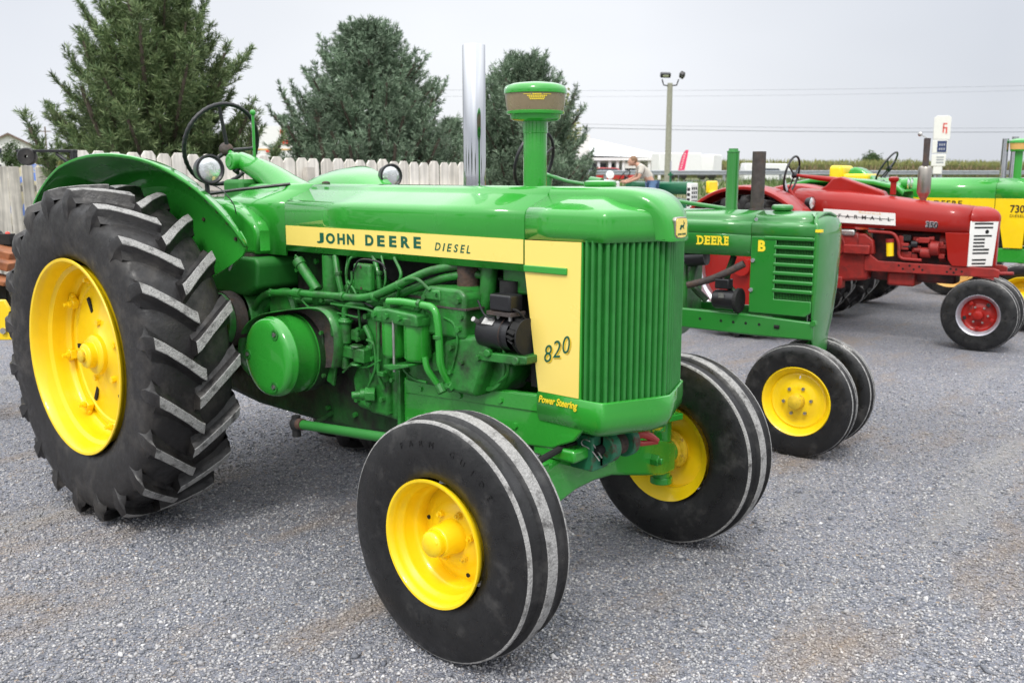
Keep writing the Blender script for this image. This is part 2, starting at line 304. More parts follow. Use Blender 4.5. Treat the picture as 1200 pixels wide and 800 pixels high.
def gravel_mat():
    m = bpy.data.materials.new('gravel'); m.use_nodes = True; t = m.node_tree; b = t.nodes['Principled BSDF']; n = t.nodes.new; l = t.links.new
    co = n('ShaderNodeTexCoord')
    def vor(s):
        v = n('ShaderNodeTexVoronoi'); v.inputs['Scale'].default_value = s; v.inputs['Randomness'].default_value = 1; l(co.outputs['Object'], v.inputs['Vector']); return v
    def ramp_(src, st):
        r = n('ShaderNodeValToRGB'); l(src, r.inputs[0]); el = r.color_ramp.elements
        el[0].position = st[0][0]; el[0].color = (*st[0][1], 1); el[1].position = st[-1][0]; el[1].color = (*st[-1][1], 1)
        for p, c in st[1:-1]: q = el.new(p); q.color = (*c, 1)
        return r.outputs[0]
    v1 = vor(78); v2 = vor(170)
    sx = n('ShaderNodeSeparateXYZ'); l(v1.outputs['Color'], sx.inputs[0]); sx2 = n('ShaderNodeSeparateXYZ'); l(v2.outputs['Color'], sx2.inputs[0])
    st = [(0, (0.092, 0.098, 0.116)), (.25, (0.174, 0.182, 0.210)), (.5, (0.240, 0.248, 0.281)), (.72, (0.187, 0.195, 0.231)), (.85, (0.323, 0.326, 0.347)), (.93, (0.295, 0.228, 0.167)), (1, (0.478, 0.467, 0.467))]
    c1 = ramp_(sx.outputs[0], st); c2 = ramp_(sx2.outputs[1], st)
    zz = n('ShaderNodeTexNoise'); zz.inputs['Scale'].default_value = 9; zz.inputs['Detail'].default_value = 4; l(co.outputs['Object'], zz.inputs[0])
    mm = n('ShaderNodeMapRange'); mm.inputs[1].default_value = .42; mm.inputs[2].default_value = .58; l(zz.outputs[0], mm.inputs[0])
    mx = n('ShaderNodeMixRGB'); l(mm.outputs[0], mx.inputs[0]); l(c1, mx.inputs[1]); l(c2, mx.inputs[2])
    # packed tan dirt showing through in patches
    l(dirt_mix(t, mx.outputs[0], co), b.inputs['Base Color'])
    b.inputs['Roughness'].default_value = .9; b.inputs['Specular IOR Level'].default_value = .25
    ad = n('ShaderNodeMath'); ad.operation = 'ADD'; l(v1.outputs['Distance'], ad.inputs[0])
    m2 = n('ShaderNodeMath'); m2.operation = 'MULTIPLY'; m2.inputs[1].default_value = .5; l(v2.outputs['Distance'], m2.inputs[0]); l(m2.outputs[0], ad.inputs[1])
    bp = n('ShaderNodeBump'); bp.invert = True; bp.inputs['Strength'].default_value = 1; bp.inputs['Distance'].default_value = .010; l(ad.outputs[0], bp.inputs['Height']); l(bp.outputs[0], b.inputs['Normal'])
    M['gravel'] = m
    ts = M['stones'].node_tree; bs_ = ts.nodes['Principled BSDF']; co2 = ts.nodes.new('ShaderNodeTexCoord'); ts.links.new(dirt_mix(ts, bs_.inputs['Base Color'].links[0].from_socket, co2, .80), bs_.inputs['Base Color'])
gravel_mat()
# ================================================================== the setting
def gv(x, y):   # gentle unevenness of the lot
    return .0
g_ = MB(); g_.add([(-900, -900, 0), (900, -900, 0), (900, 900, 0), (-900, 900, 0)], [(0, 1, 2, 3)]); tag(g_.build('ground', M['gravel']), kind='structure')

# loose stones lying on the lot near the camera
rng = np.random.default_rng(3)
def stones():
    fwd2 = np.array([fw.x, fw.y]); fwd2 /= np.linalg.norm(fwd2); r2 = np.array([rt.x, rt.y]); c2 = np.array([CAM.x, CAM.y])
    n = 250000
    dep = 1.55 + (9.0 - 1.55) * rng.random(n) ** 1.55; lat = (rng.random(n) * 2 - 1) * (.80 * dep + .25)
    keep = rng.random(n) < np.clip(2.2 / dep ** .5 , 0, 1) * np.clip((9 - dep) / 2.5, 0, 1); dep = dep[keep]; lat = lat[keep]; n = len(dep)
    p = c2 + dep[:, None] * fwd2 + lat[:, None] * r2
    s = .0028 + .0046 * rng.random(n) ** 2.4; big = rng.random(n) < .012; s[big] *= 1.9
    base = np.array([(1, 0, 0), (-1, 0, 0), (0, 1, 0), (0, -1, 0), (0, 0, 1), (0, 0, -1), (.7, .7, .5), (-.7, .6, -.5)], float)[:6]
    F_ = np.array([(0, 2, 4), (2, 1, 4), (1, 3, 4), (3, 0, 4), (2, 0, 5), (1, 2, 5), (3, 1, 5), (0, 3, 5)])
    V = base[None] * (1 + .55 * (rng.random((n, 6, 1)) - .5)) + .35 * (rng.random((n, 6, 3)) - .5)
    V *= s[:, None, None] * np.stack([1.25 + .5 * rng.random(n), np.ones(n), .75 + .3 * rng.random(n)], 1)[:, None, :]
    a = rng.random(n) * 6.283; b = (rng.random(n) - .5) * 1.6; ca, sa, cb, sb = np.cos(a), np.sin(a), np.cos(b), np.sin(b)
    x, y, z = V[..., 0], V[..., 1], V[..., 2]
    y, z = y * cb[:, None] - z * sb[:, None], y * sb[:, None] + z * cb[:, None]; x, y = x * ca[:, None] - y * sa[:, None], x * sa[:, None] + y * ca[:, None]
    W = np.stack([x + p[:, 0:1], y + p[:, 1:2], z + (s * .35)[:, None]], -1).reshape(-1, 3)
    FF = (F_[None] + (np.arange(n) * 6)[:, None, None]).reshape(-1, 3)
    tag(np_mesh('loose_gravel', W, FF, M['stones']), kind='stuff')
stones()

# grassy bank rising to the road, field beyond
mat('grass_ground', (.10, .125, .04), .95, var=.3, vs_=.8, col2=(.17, .14, .075), c2s=.35, c2t=(.45, .65), bump=.4, bs=8)
r0, r1 = DZ(560, 56, 0), DZ(1300, 68, 0); rd = (r1 - r0).normalized(); rn = Vector((-rd.y, rd.x, 0))
if rn.dot(fw) < 0: rn = -rn
def bank(name, rows, m):
    secs = [[r0 + rd * s + rn * o_ + Vector((0, 0, z)) for o_, z in rows] for s in (-140, -60, 0, 30, 60, 90, 130, 220)]
    return tag(MB().rings(secs, closed=False).build(name, m), kind='structure')
bank('grass_bank', [(-31, -.02), (-26, .12), (-16, .5), (-7, .9), (-2, 1.08), (1.0, 1.10)], M['grass_ground'])
mat('asphalt', (.055, .055, .058), .9, var=.2, vs_=2)
bank('road', [(1.0, 1.096), (1.2, 1.12), (9, 1.12), (9.2, 1.096)], M['asphalt'])
bank('field_ground', [(9.2, 1.09), (30, 1.05), (60, 1.0), (700, 1.0)], M['grass_ground'])

def blades(name, P, hgt, wid, m, lean=.35, mi=None, mats=None):
    n = len(P); a = rng.random(n) * 6.283; l = lean * rng.random(n); b = rng.random(n) * 6.283
    dx, dy = np.cos(a) * wid, np.sin(a) * wid
    V = np.zeros((n, 3, 3)); V[:, 0] = P + np.stack([dx, dy, 0 * dx], 1); V[:, 1] = P - np.stack([dx, dy, 0 * dx], 1); V[:, 2] = P + np.stack([np.cos(b) * l * hgt, np.sin(b) * l * hgt, hgt], 1)
    o = np_mesh(name, V.reshape(-1, 3), np.arange(3 * n).reshape(-1, 3), m)
    if mi is not None:
        for q in mats: o.data.materials.append(q)
        o.data.polygons.foreach_set('material_index', mi.astype(np.int32))
    return tag(o, kind='stuff')
# weeds on the bank: taller and denser in clumps
n = 52000; s = rng.random(n) * 150 - 45; o_ = -30 + 30 * rng.random(n) ** .8
cl_ = .5 + .5 * np.sin(s * .55 + 1.3 * np.sin(o_ * .4)) * np.cos(o_ * .35 + s * .13)
keep = rng.random(n) < .35 + .65 * cl_; s, o_, cl_ = s[keep], o_[keep], cl_[keep]
P = np.array(r0)[None] + s[:, None] * np.array(rd) + o_[:, None] * np.array(rn); P[:, 2] = np.interp(o_, [-31, -26, -16, -7, -2, 1], [0, .12, .5, .9, 1.05, 1.05]) - .03
blades('weeds', P, (.16 + .42 * cl_ * rng.random(len(s)) + .12 * rng.random(len(s))), .035, M['weeds'], .9)
# maize field
n = 90000; s = rng.random(n) * 330 - 120; o_ = 46 + 26 * rng.random(n) ** 1.6
P = np.array(r0)[None] + s[:, None] * np.array(rd) + o_[:, None] * np.array(rn); lvl = rng.random(n)
hh = 2.30 + .22 * np.sin(s * .21) * .4 + .25 * rng.random(n); P[:, 2] = 1.0 + lvl ** .7 * hh * .80; 
blades('corn_field', P, np.where(lvl > .6, .45, .7) * (.7 + .5 * rng.random(n)), .07, M['corn'], .55, (lvl < .50) & (o_ < 49), [M['corn_dry']])
r2_ = r0 + rn * 49
MB().rings([[r0 + rd * s + rn * a + Vector((0, 0, z)) for a, z in ((47.5, .98), (47.6, 2.6), (72, 2.65), (72, .98))] for s in (-120, 0, 100, 210)], closed=False).build('corn_ground', mat('corn_mass', (.11, .125, .045), .95, var=.4, vs_=1.2, bump=.6, bs=6))['kind'] = 'structure'

# guard rail along the road
gr_ = empty('guard_rail', r0, 0, 'long grey steel guard rail on posts along the road behind the lot', 'guard rail')
gp = [(0, 1.50), (.03, 1.53), (.03, 1.60), (0, 1.63), (0, 1.66), (.03, 1.69), (.03, 1.76), (0, 1.79)]
MB().rings([[rd * s - rn * a + Vector((0, 0, z)) for a, z in gp] for s in (-100, 0, 40, 80, 150)], closed=False).build('rail', M['galv'], gr_)
for k in range(45): c = rd * (-60 + 4 * k) + rn * .10; MB().b2(c.x - .07, c.x + .07, c.y - .07, c.y + .07, .95, 1.74).build('post', M['pole_dark'] if k % 3 == 0 else M['galv'], gr_)

# ---- picket fence behind the tractors
def picket_fence(name, a, b, h, m, label, rails_side, railm, gap=.010, wd=.142, dog=True, hv=.012, rail_z=(.35, .95, 1.5)):
    f = empty(name, a, 0, label, 'fence', 'fences behind the tractors'); d = (b - a); Lh = Vector((d.x, d.y, 0)).length; u = Vector((d.x, d.y, 0)).normalized(); nn = Vector((-u.y, u.x, 0)); mb = MB(); s = 0
    while s < Lh:
        hh = h + (b.z - a.z) * s / Lh + random.uniform(-hv, hv); w_ = wd + random.uniform(-.004, .003); c = .032
        pr = [(0, .03), (w_, .03), (w_, hh - .045), (w_ - c, hh), (c, hh), (0, hh - .045)] if dog else [(0, .03), (w_, .03), (w_, hh), (0, hh)]
        tl = random.uniform(-.006, .006); o0 = random.uniform(-.003, .003)
        mb.rings([[u * (s + x + tl * z) + nn * (t + o0) + Vector((0, 0, z)) for x, z in pr] for t in (-.010, .010)]); s += wd + gap + random.uniform(0, .004)
    mb.build('picket_panel', m, f, bevel=.003, seg=1)
    for z in rail_z:
        z2 = z; secs = [[u * q + nn * (rails_side * t) + Vector((0, 0, zz + (b.z - a.z) * q / Lh)) for t, zz in ((.0135, z2), (.055, z2), (.055, z2 + .085), (.0135, z2 + .085))] for q in (0, Lh)]
        MB().rings(secs).build('rail', railm, f)
    q = 0
    while q <= Lh + .1:
        c = u * q + nn * rails_side * .105; MB().box(c + Vector((0, 0, h * .46)), (.09, .09, h * .92), Matrix.Rotation(math.atan2(u.y, u.x), 3, 'Z')).build('post', railm, f); q += 2.4
    return f
mat('rail_wood', (.50, .465, .41), .9, var=.2, vs_=8, bump=.3)
picket_fence('picket_fence', DZ(88, 8.75, 0), DZ(552, 12.0, -.09), 1.86, M['pickets'], 'white weathered picket fence with dog eared boards in front of the pines', -1 if (DZ(552, 12, 0) - DZ(88, 8.75, 0)).cross(fw).z > 0 else 1, M['rail_wood'])
picket_fence('picket_fence', DZ(-90, 12.2, 0), DZ(100, 13.4, 0), 1.74, M['pickets_grey'], 'grey board fence with its cross rails showing, at the left edge', 1 if (DZ(100, 13.4, 0) - DZ(-90, 12.2, 0)).cross(fw).z > 0 else -1, mat('rail_grey', (.42, .40, .355), .9, var=.2, vs_=8, bump=.3), gap=.020, dog=False, rail_z=(.30, .87, 1.40))

# ---- pines
def pine(loc, h, rb, seed, m, label, nl=.085, z0=.35, nb=150, pw=.75, up0=8, up1=62, per=11, loose=.0, wid=.0046, lf=1.22):
    rg = np.random.default_rng(seed); t = empty('pine_tree', loc, 0, label, 'tree', 'pines behind the fence')
    tr = MB(); tr.tube([(0, 0, -.1), (.02, 0, h * .3), (0, .03, h * .6), (.01, .01, h * .97)], [.11, .085, .05, .008], 10); tr.build('trunk', M['bark'], t)
    lb = MB(); P = []; Dr = []
    for i in range(nb):
        f = ((i + .5) / nb) ** .92; z = z0 + (h - z0) * f * .97; az = i * 2.39996 + rg.normal() * .25; Lg = rb * (1 - f) ** pw * (.72 + .36 * rg.random()) + .10
        if rg.random() < loose: Lg *= lf
        el = R(up0 + (up1 - up0) * f + rg.normal() * 6); n_ = max(4, int(Lg / .075)); pts = []
        d = np.array([math.cos(az) * math.cos(el), math.sin(az) * math.cos(el), math.sin(el)]); p = np.array([0, 0, z])
        for k in range(n_ + 1):
            pts.append(p.copy()); d = d + np.array([0, 0, .045]) + rg.normal(size=3) * .035; d /= np.linalg.norm(d); p = p + d * Lg / n_
            fr = k / n_
            if fr < .22: continue
            P.append(p.copy()); Dr.append(d.copy())
            sl = (.10 + .30 * Lg * (1 - fr)) * (.6 + .7 * rg.random())
            for sg in (-1, 1):
                sd_ = np.cross(d, [0, 0, 1]); sd_ /= np.linalg.norm(sd_) + 1e-6; q = d * .75 + sg * sd_ * .75 + np.array([0, 0, .22]) + rg.normal(size=3) * .22; q /= np.linalg.norm(q)
                m_ = max(1, int(sl / .07))
                for j in range(m_): P.append(p + q * sl * (j + 1) / m_); Dr.append(q + np.array([0, 0, .12 * j]))
        lb.tube([Vector(q) for q in pts[::2]], [max(.022 * Lg * (1 - k / len(pts)), .004) for k in range(len(pts[::2]))], 5)
    lb.build('limbs', M['bark'], t)
    P = np.array(P); Dr = np.array(Dr); n = len(P); Dr /= np.linalg.norm(Dr, axis=1)[:, None]
    PP = np.repeat(P, per, 0); DD = np.repeat(Dr, per, 0); sp = rg.normal(size=DD.shape) * .55; d2 = DD + sp; d2 /= np.linalg.norm(d2, axis=1)[:, None]
    b0 = PP - DD * nl * (.55 * rg.random((len(PP), 1))); ln = nl * (.65 + .5 * rg.random((len(PP), 1))); sd2 = np.cross(d2, rg.normal(size=d2.shape)); sd2 /= np.linalg.norm(sd2, axis=1)[:, None]
    V = np.stack([b0 + sd2 * wid * .7, b0 - sd2 * wid * .7, b0 + d2 * ln * .6 - sd2 * wid, b0 + d2 * ln, b0 + d2 * ln * .6 + sd2 * wid], 1).reshape(-1, 3)
    np_mesh('crown', V, np.arange(len(V)).reshape(-1, 5), m, t); return t
pine(DZ(192, 13.2, 0), 4.05, 1.55, 11, M['needles_green'], 'tall loose pine with long side branches behind the fence, left of the others', nl=.105, nb=200, pw=.54, up0=2, up1=54, per=18, loose=.34, z0=.5, lf=1.45)
pine(DZ(436, 15.2, 0), 3.80, 2.0, 23, M['needles_blue'], 'broad dense blue green pine behind the fence, in the middle of the three', nl=.085, nb=300, pw=.70, up0=6, up1=50, per=14, z0=.5, loose=.1)
pine(DZ(612, 17.5, 0), 3.45, 1.68, 31, M['needles_blue'], 'pine partly hidden behind the air intake and the exhaust stack', nl=.10, nb=210, pw=.55, per=13, z0=.4, loose=.15)
pine(DZ(530, 19.0, 0), 2.55, .85, 37, M['needles_blue'], 'low young pine just left of the chrome exhaust stack', nl=.10, nb=110, pw=.7, per=10, z0=.3)
# ------------------------------------------------------------------ wheels (axle along Y, outer face towards -Y)
def lug_tyre(Rt, rim, wd, n=20, seg=96, sweep=.205, h=.036, rub='rubber', dust='tread_dust', lugdust=True):
    hw = wd / 2; k = Rt / .80
    half = [(rim + .004, hw * .80), (rim + .03 * k, hw * .90), (rim + .10 * k, hw * .985), (.655 * k, hw), (.695 * k, hw * .975), (.722 * k, hw * .90), (.738 * k, hw * .78), (.748 * k, hw * .5), (.752 * k, 0)]
    prof = [(r, -y) for r, y in half] + [(r, y) for r, y in half[-2::-1]]
    fine = cat_path([(r, y, 0) for r, y in prof], 3)
    mb = MB(); mb.lathe([(p.x, p.y) for p in fine], n=seg)
    # bars: (y as share of half width, base radius, top radius, half width of base, half width of top)
    secs = [(1.00, .640 * k, .648 * k, .030, .010), (1.025, .690 * k, .700 * k, .040, .026), (1.03, .722 * k, .738 * k, .048, .028), (.945, .738 * k, .786 * k, .046, .026), (.74, .742 * k, .795 * k, .043, .0245), (.36, .746 * k, .80 * k, .042, .0245), (.02, .748 * k, .802 * k, .046, .027), (-.08, .748 * k, .802 * k, .048, .027)]
    for side in (-1, 1):
        for i in range(n):
            a0 = 2 * PI * (i + (0 if side < 0 else .5)) / n; S = []
            jit = random.uniform(-.004, .004)
            for q, (s, rb, rtp, wb, wt) in enumerate(secs):
                wb *= k; wt *= k
                f = min(max(1 - s, 0), 1.05); a = a0 + sweep * (f ** 1.12 if f > 0 else 0) + jit
                y = side * s * hw; yb = y - side * (.02 if q < 3 else 0) * k
                # angle grows clockwise seen from the outer (-Y) side: forward rolling leads with the bar's inner end
                def pt(rr, yy, da):
                    an = a + da; return (rr * math.sin(an), yy, rr * math.cos(an))
                rm_ = rb + (rtp - rb) * .30; wm = wt + (wb - wt) * .42; we = wb * 1.45; re_ = rb - .004
                S.append([pt(re_, yb, -we / re_), pt(rm_, (y + yb) / 2, -wm / rm_), pt(rtp - .003, y, -wt / rtp), pt(rtp, y, -wt * .86 / rtp), pt(rtp, y, wt * .86 / rtp), pt(rtp - .003, y, wt / rtp), pt(rm_, (y + yb) / 2, wm / rm_), pt(re_, yb, we / re_)])
            b = len(mb.v); mb.v += [p for q in S for p in q]
            for q in range(len(S) - 1):
                for j in range(7):
                    mb.f.append((b + q * 8 + j, b + q * 8 + j + 1, b + q * 8 + 8 + j + 1, b + q * 8 + 8 + j))
                    mb.m.append(1 if (lugdust and j in (2, 3, 4) and q >= 3) else 0)
            e_ = b + (len(S) - 1) * 8
            mb.f.append(tuple(e_ + j for j in range(8))); mb.m.append(0); mb.f.append(tuple(b + j for j in range(8))); mb.m.append(0)
    return mb, [M[rub], M[dust]]

def rib_tyre(Rt, rim, wd, rub='rubber_black', dust='tread_dust', style=3, seg=72):
    hw = wd / 2; k = Rt / .429; bs = rim + .002
    H = Rt - rim
    half = [(bs, .83, 0), (bs + .03 * H / .2, .94, 0), (bs + .42 * H, 1.0, 0), (bs + .60 * H, .985, 0), (bs + .66 * H, .965, 0), (bs + .70 * H, .955, 0), (bs + .84 * H, .885, 0), (bs + .895 * H, .850, 1), (bs + .925 * H, .815, 1), (bs + .935 * H, .735, 0), (bs + .895 * H, .69, 0), (bs + .880 * H, .58, 0), (bs + .882 * H, .40, 0), (bs + .90 * H, .275, 0), (bs + .975 * H, .205, 1), (Rt, .17, 1), (Rt, 0, 1)]
    if style == 2:   # narrow tyres: four fine ribs
        half = [(bs, .80, 0), (bs + .05 * H, .93, 0), (bs + .45 * H, 1.0, 0), (bs + .70 * H, .95, 0), (bs + .85 * H, .84, 0), (bs + .925 * H, .74, 1), (bs + .95 * H, .60, 1), (bs + .93 * H, .54, 0), (bs + .90 * H, .48, 0), (bs + .90 * H, .34, 0), (bs + .955 * H, .27, 0), (bs + 1.0 * H, .20, 1), (bs + 1.0 * H, .05, 0), (bs + .95 * H, 0, 0)]
    prof = [(r, -s * hw) for r, s, _ in half] + [(r, s * hw) for r, s, _ in half[-2::-1]]
    fl = [x[2] for x in half]; mis = [1 if fl[i] else 0 for i in range(len(half) - 1)]; mis = mis + mis[::-1]
    mb = MB(); mb.lathe(prof, n=seg, mis=mis); return mb, [M[rub], M[dust]]

def arc_text(parent, txt, r, y, a0, da, size, m):
    for i, ch in enumerate(txt):
        if ch == ' ': continue
        a = R(a0) + R(da) * i          # clockwise seen from -Y; x right, z up
        c = Vector((r * math.sin(a), y, r * math.cos(a)))
        text(ch, size, c, (math.cos(a), 0, -math.sin(a)), (math.sin(a), 0, math.cos(a)), m, parent, 'raised_letter', ext=.0006, align='CENTER')

# ================================================================== the near tractor
T1 = empty('tractor', (0, 0, 0), 0, 'large green diesel tractor with a yellow hood stripe, nearest of all', 'tractor', 'old tractors parked in a row')
G, GC, GD = M['green'], M['green_cast'], M['green_dark']

def hood_sec(x, y0, zlow, zs, inset=0.0, ridge=True, drop=0.0):
    h = [(-y0, zlow), (-y0, zs - .014), (-y0 + .0012, zs - .001), (-y0 + .005, zs + .010), (-y0 + .012, zs + .018), (-y0 + .024, zs + .0255), (-.138, zs + .066), (-.126, zs + .071), (-.115, zs + .084), (-.100, zs + .094), (-.05, zs + .097), (0, zs + .098)]
    return [Vector((x, y, z - drop)) for y, z in h] + [Vector((x, -y, z - drop)) for y, z in h[-2::-1]]
def skin(secs, name, m, parent, th=.012, bevel=0, sharp=38):
    mb = MB(); mb.rings(secs, closed=False); o = mb.build(name, m, parent, sharp=sharp)
    s = o.modifiers.new('sheet', 'SOLIDIFY'); s.thickness = th; s.offset = -1
    return o
o = skin([hood_sec(x, .27, 1.297, 1.505) for x in (.704, 1.2, 1.7, 2.1725)], 'hood', G, T1)
o = skin([hood_sec(x, .27 - d, 1.272, 1.505, drop=dr) for x, d, dr in ((.16, .012, .012), (.19, .003, .003), (.25, 0, 0), (.45, 0, 0), (.700, 0, 0))], 'cowl', G, T1)
MB().b2(.712, 2.171, -.2735, -.271, 1.3245, 1.414).build('hood_stripe', M['yellow_decal'], T1)
# fairing behind the hood, wider than it
fp = [(.05, 1.275), (.565, 1.272), (.575, 1.29), (.575, 1.385), (.55, 1.42), (.45, 1.475), (.33, 1.512), (.18, 1.53), (.05, 1.535)]
MB().prism(fp, -.345, .345).build('tank_fairing', G, T1, bevel=.03, seg=4)
MB().prism([(-.05, 1.12), (.05, 1.075), (.50, 1.075), (.60, 1.12), (.62, 1.235), (.60, 1.262), (-.05, 1.262)], -.375, .375).build('fuel_tank', M['green_under'], T1, bevel=.035, seg=4)
MB().b2(.03, .54, -.352, .352, 1.258, 1.276).build('tank_seam', M['rust_dark'], T1)

# ---- nose cap
def plan(n_side=6):
    k = [(2.178, -.270), (2.30, -.270), (2.44, -.270), (2.503, -.2695), (2.524, -.265), (2.537, -.254), (2.545, -.238), (2.560, -.200), (2.586, -.135), (2.616, -.065), (2.640, 0)]
    return k
PL = plan()
def inset_pl(d, dx=None):
    if dx is None: dx = d
    o = []
    for x, y in PL:
        f = max(0, min(1, (x - 2.30) / .28))
        o.append((x - dx * f * (1.0 if y < -.2 else 1.0), min(y + d, 0)))
    return o
def nose_ring(d, dx, z, bulge=0.0):
    h = inset_pl(d, dx); h = [(x + bulge * max(0, 1 - abs(y) / .08) if x > 2.4 else x, y) for x, y in h]
    return [Vector((x, y, z)) for x, y in h] + [Vector((x, -y, z)) for x, y in h[-2::-1]]
rs = [(0, 0, 1.417), (0, .0, 1.46), (0, .001, 1.492), (.0012, .0015, 1.504), (.005, .005, 1.5155), (.012, .012, 1.5235), (.024, .024, 1.531), (.09, .085, 1.555), (.140, .12, 1.573)]
mb = MB(); sr = [nose_ring(d, dx, z) for d, dx, z in rs]; mb.rings(sr, closed=False)
b = len(mb.v); last = sr[-1]; mb.v += [tuple(p) for p in last]; mb.f.append(tuple(range(b, b + len(last)))); mb.m.append(0)
o = mb.build('nose_cap', G, T1, sharp=50); s = o.modifiers.new('sheet', 'SOLIDIFY'); s.thickness = .01; s.offset = -1
# raised centre strip running over the nose and down its front
path = [(2.176, 1.590, .122), (2.40, 1.590, .118), (2.50, 1.586, .110), (2.555, 1.574, .10), (2.600, 1.55, .088), (2.632, 1.515, .076), (2.648, 1.475, .068), (2.655, 1.43, .062), (2.655, 1.418, .06)]
P2 = cat_path([(a, b_, c_) for a, b_, c_ in path], 4); secs = []
for i, p in enumerate(P2):
    t = (P2[min(i + 1, len(P2) - 1)] - P2[max(i - 1, 0)]); nrm = Vector((-t.y, 0, t.x)).normalized() if False else Vector((-t.y, t.x)).normalized()
    nx, nz_ = (nrm.x, nrm.y); wv = p.z; base = Vector((p.x, 0, p.y))
    def o_(y, hh): return Vector((base.x + nx * hh, y, base.z + nz_ * hh))
    secs.append([o_(-wv - .012, -.05), o_(-wv - .008, -.008), o_(-wv, .004), o_(-wv * .88, .012), o_(-wv * .4, .0145), o_(0, .015), o_(wv * .4, .0145), o_(wv * .88, .012), o_(wv, .004), o_(wv + .008, -.008), o_(wv + .012, -.05)])
MB().rings(secs, closed=False).build('nose_strip', G, T1, sharp=50)
# badge
bx, bz = 2.6705, 1.464
def shield(w_, h_, d=0):
    w2, h2 = w_ / 2, h_ / 2; return [(-w2 * .97, -h2 * .70), (-w2 * .72, -h2 * .93), (0, -h2), (w2 * .72, -h2 * .93), (w2 * .97, -h2 * .70), (w2, h2 * .70), (w2 * .80, h2 * .95), (0, h2), (-w2 * .80, h2 * .95), (-w2, h2 * .70)]
bo = MB().prism([(y, bz + z) for y, z in shield(.078, .078)], bx - .018, bx, 'yz').build('emblem', M['chrome_dull'], T1, bevel=.003)
MB().prism([(y, bz + z) for y, z in shield(.068, .068)], bx - .002, bx + .003, 'yz').build('emblem_plate', M['yellow_decal'], bo)
dk = MB(); dx_ = bx + .0045                                       # small leaping stag
def dp(poly): dk.prism([(y * .001, bz + z * .001) for y, z in poly], bx + .002, dx_, 'yz')
dp([(-9, 4), (4, 1), (9, 3), (10, 8), (6, 8), (-6, 11), (-11, 8)]); dp([(6, 6), (10, 4), (14, 15), (11, 16)]); dp([(10, 14), (17, 14), (16, 17), (11, 18)])
dp([(10, 17), (8, 25), (9.5, 25), (12, 17)]); dp([(5, 2), (9, 3), (14, -4), (12, -5), (9, 0)]); dp([(-10, 8), (-6, 5), (-13, -5), (-15, -4)]); dp([(-6, 5), (-2, 4), (-8, -7), (-10, -6)])
dk.build('stag_mark', M['decal_green'], bo)
text('JOHN DEERE', .0095, (dx_ - .001, 0, bz - .025), (0, 1, 0), (0, 0, 1), M['decal_green'], bo, align='CENTER', ext=.0006)

# ---- grille: pressed vertical ribs wrapped round the nose
full = [(x - .012, y + .0) for x, y in PL]; full[0] = (2.444, -.262)
half = [(2.444, -.262), (2.48, -.2615), (2.508, -.257), (2.526, -.244), (2.538, -.222), (2.556, -.175), (2.580, -.115), (2.604, -.055), (2.618, 0)]
ol = cat_path([(x, y, 0) for x, y in half], 10); ol = ol + [Vector((p.x, -p.y, 0)) for p in ol[-2::-1]]
Ls = [0]
for i in range(1, len(ol)): Ls.append(Ls[-1] + (ol[i] - ol[i - 1]).length)
tot = Ls[-1]; nr = 27; pitch = tot / nr; prof = [(0, -.014), (.08, -.013), (.16, -.004), (.24, .004), (.36, .0085), (.5, .010), (.64, .0085), (.76, .004), (.84, -.004), (.92, -.013)]
pts = []
def at_len(s):
    s = min(max(s, 0), tot); i = 1
    while i < len(Ls) - 1 and Ls[i] < s: i += 1
    f = (s - Ls[i - 1]) / max(Ls[i] - Ls[i - 1], 1e-9); p = ol[i - 1].lerp(ol[i], f); t = (ol[i] - ol[i - 1]).normalized(); return p, Vector((t.y, -t.x, 0))
for r_ in range(nr):
    for f, dd in prof:
        p, nn = at_len((r_ + f) * pitch); pts.append(p + nn * dd)
MB().rings([[Vector((p.x, p.y, z)) for p in pts] for z in (.83, 1.0, 1.2, 1.424)], closed=False).build('grille', M['green_grille'] if 'green_grille' in M else mat('green_grille', (.020, .19, .028), .40, coat=.15, var=.12, vs_=14, bump=.1, bs=30), T1, sharp=60)
# ---- side panels beside the grille (painted steel, yellow decal)
for sy in (-1, 1):
    poly = [(2.177, 1.412), (2.442, 1.416), (2.442, .80), (2.243, .80), (2.243, .857), (2.177, 1.30)]
    y0, y1 = sorted((sy * .258, sy * .270))
    pn = MB().prism(poly, y0, y1).build('side_panel', G, T1)
    y0, y1 = sorted((sy * .2695, sy * .2725))
    MB().prism([(2.1785, 1.413), (2.437, 1.416), (2.433, .858), (2.2465, .858), (2.1785, 1.302)], y0, y1).build('panel_decal', M['yellow_decal'], pn)
    y0, y1 = sorted((sy * .270, sy * .281)); MB().b2(2.178, 2.378, y0, y1, 1.2975, 1.3225).build('trim_bar', G, pn, bevel=.003)
# ---- lower shroud
srs = [(0, 0, .857, 0), (-.004, -.006, .852, 0), (-.005, -.007, .80, 0), (-.003, -.004, .768, 0), (.008, .008, .742, 0), (.040, .035, .716, 0), (.085, .070, .700, 0)]
mb = MB(); sr = []
for d, dx, z, _ in srs:
    h = [(2.243, -.272 + d)] + [(x - dx, min(y + d, 0)) for x, y in PL[2:]]
    zz = [z + (.0 if z > .8 else (2.62 - x) * .02) for x, y in h]
    sr.append([Vector((x, y, q)) for (x, y), q in zip(h, zz)] + [Vector((x, -y, q)) for (x, y), q in zip(h[-2::-1], zz[-2::-1])])
mb.rings(sr, closed=False); b = len(mb.v); mb.v += [tuple(p) for p in sr[-1]]; mb.f.append(tuple(range(b, b + len(sr[-1])))); mb.m.append(0)
o = mb.build('grille_shroud', G, T1, sharp=50); s = o.modifiers.new('sheet', 'SOLIDIFY'); s.thickness = .01; s.offset = -1
MB().b2(2.18, 2.52, -.235, .235, .86, 1.52).build('radiator', M['black_matte'], T1)

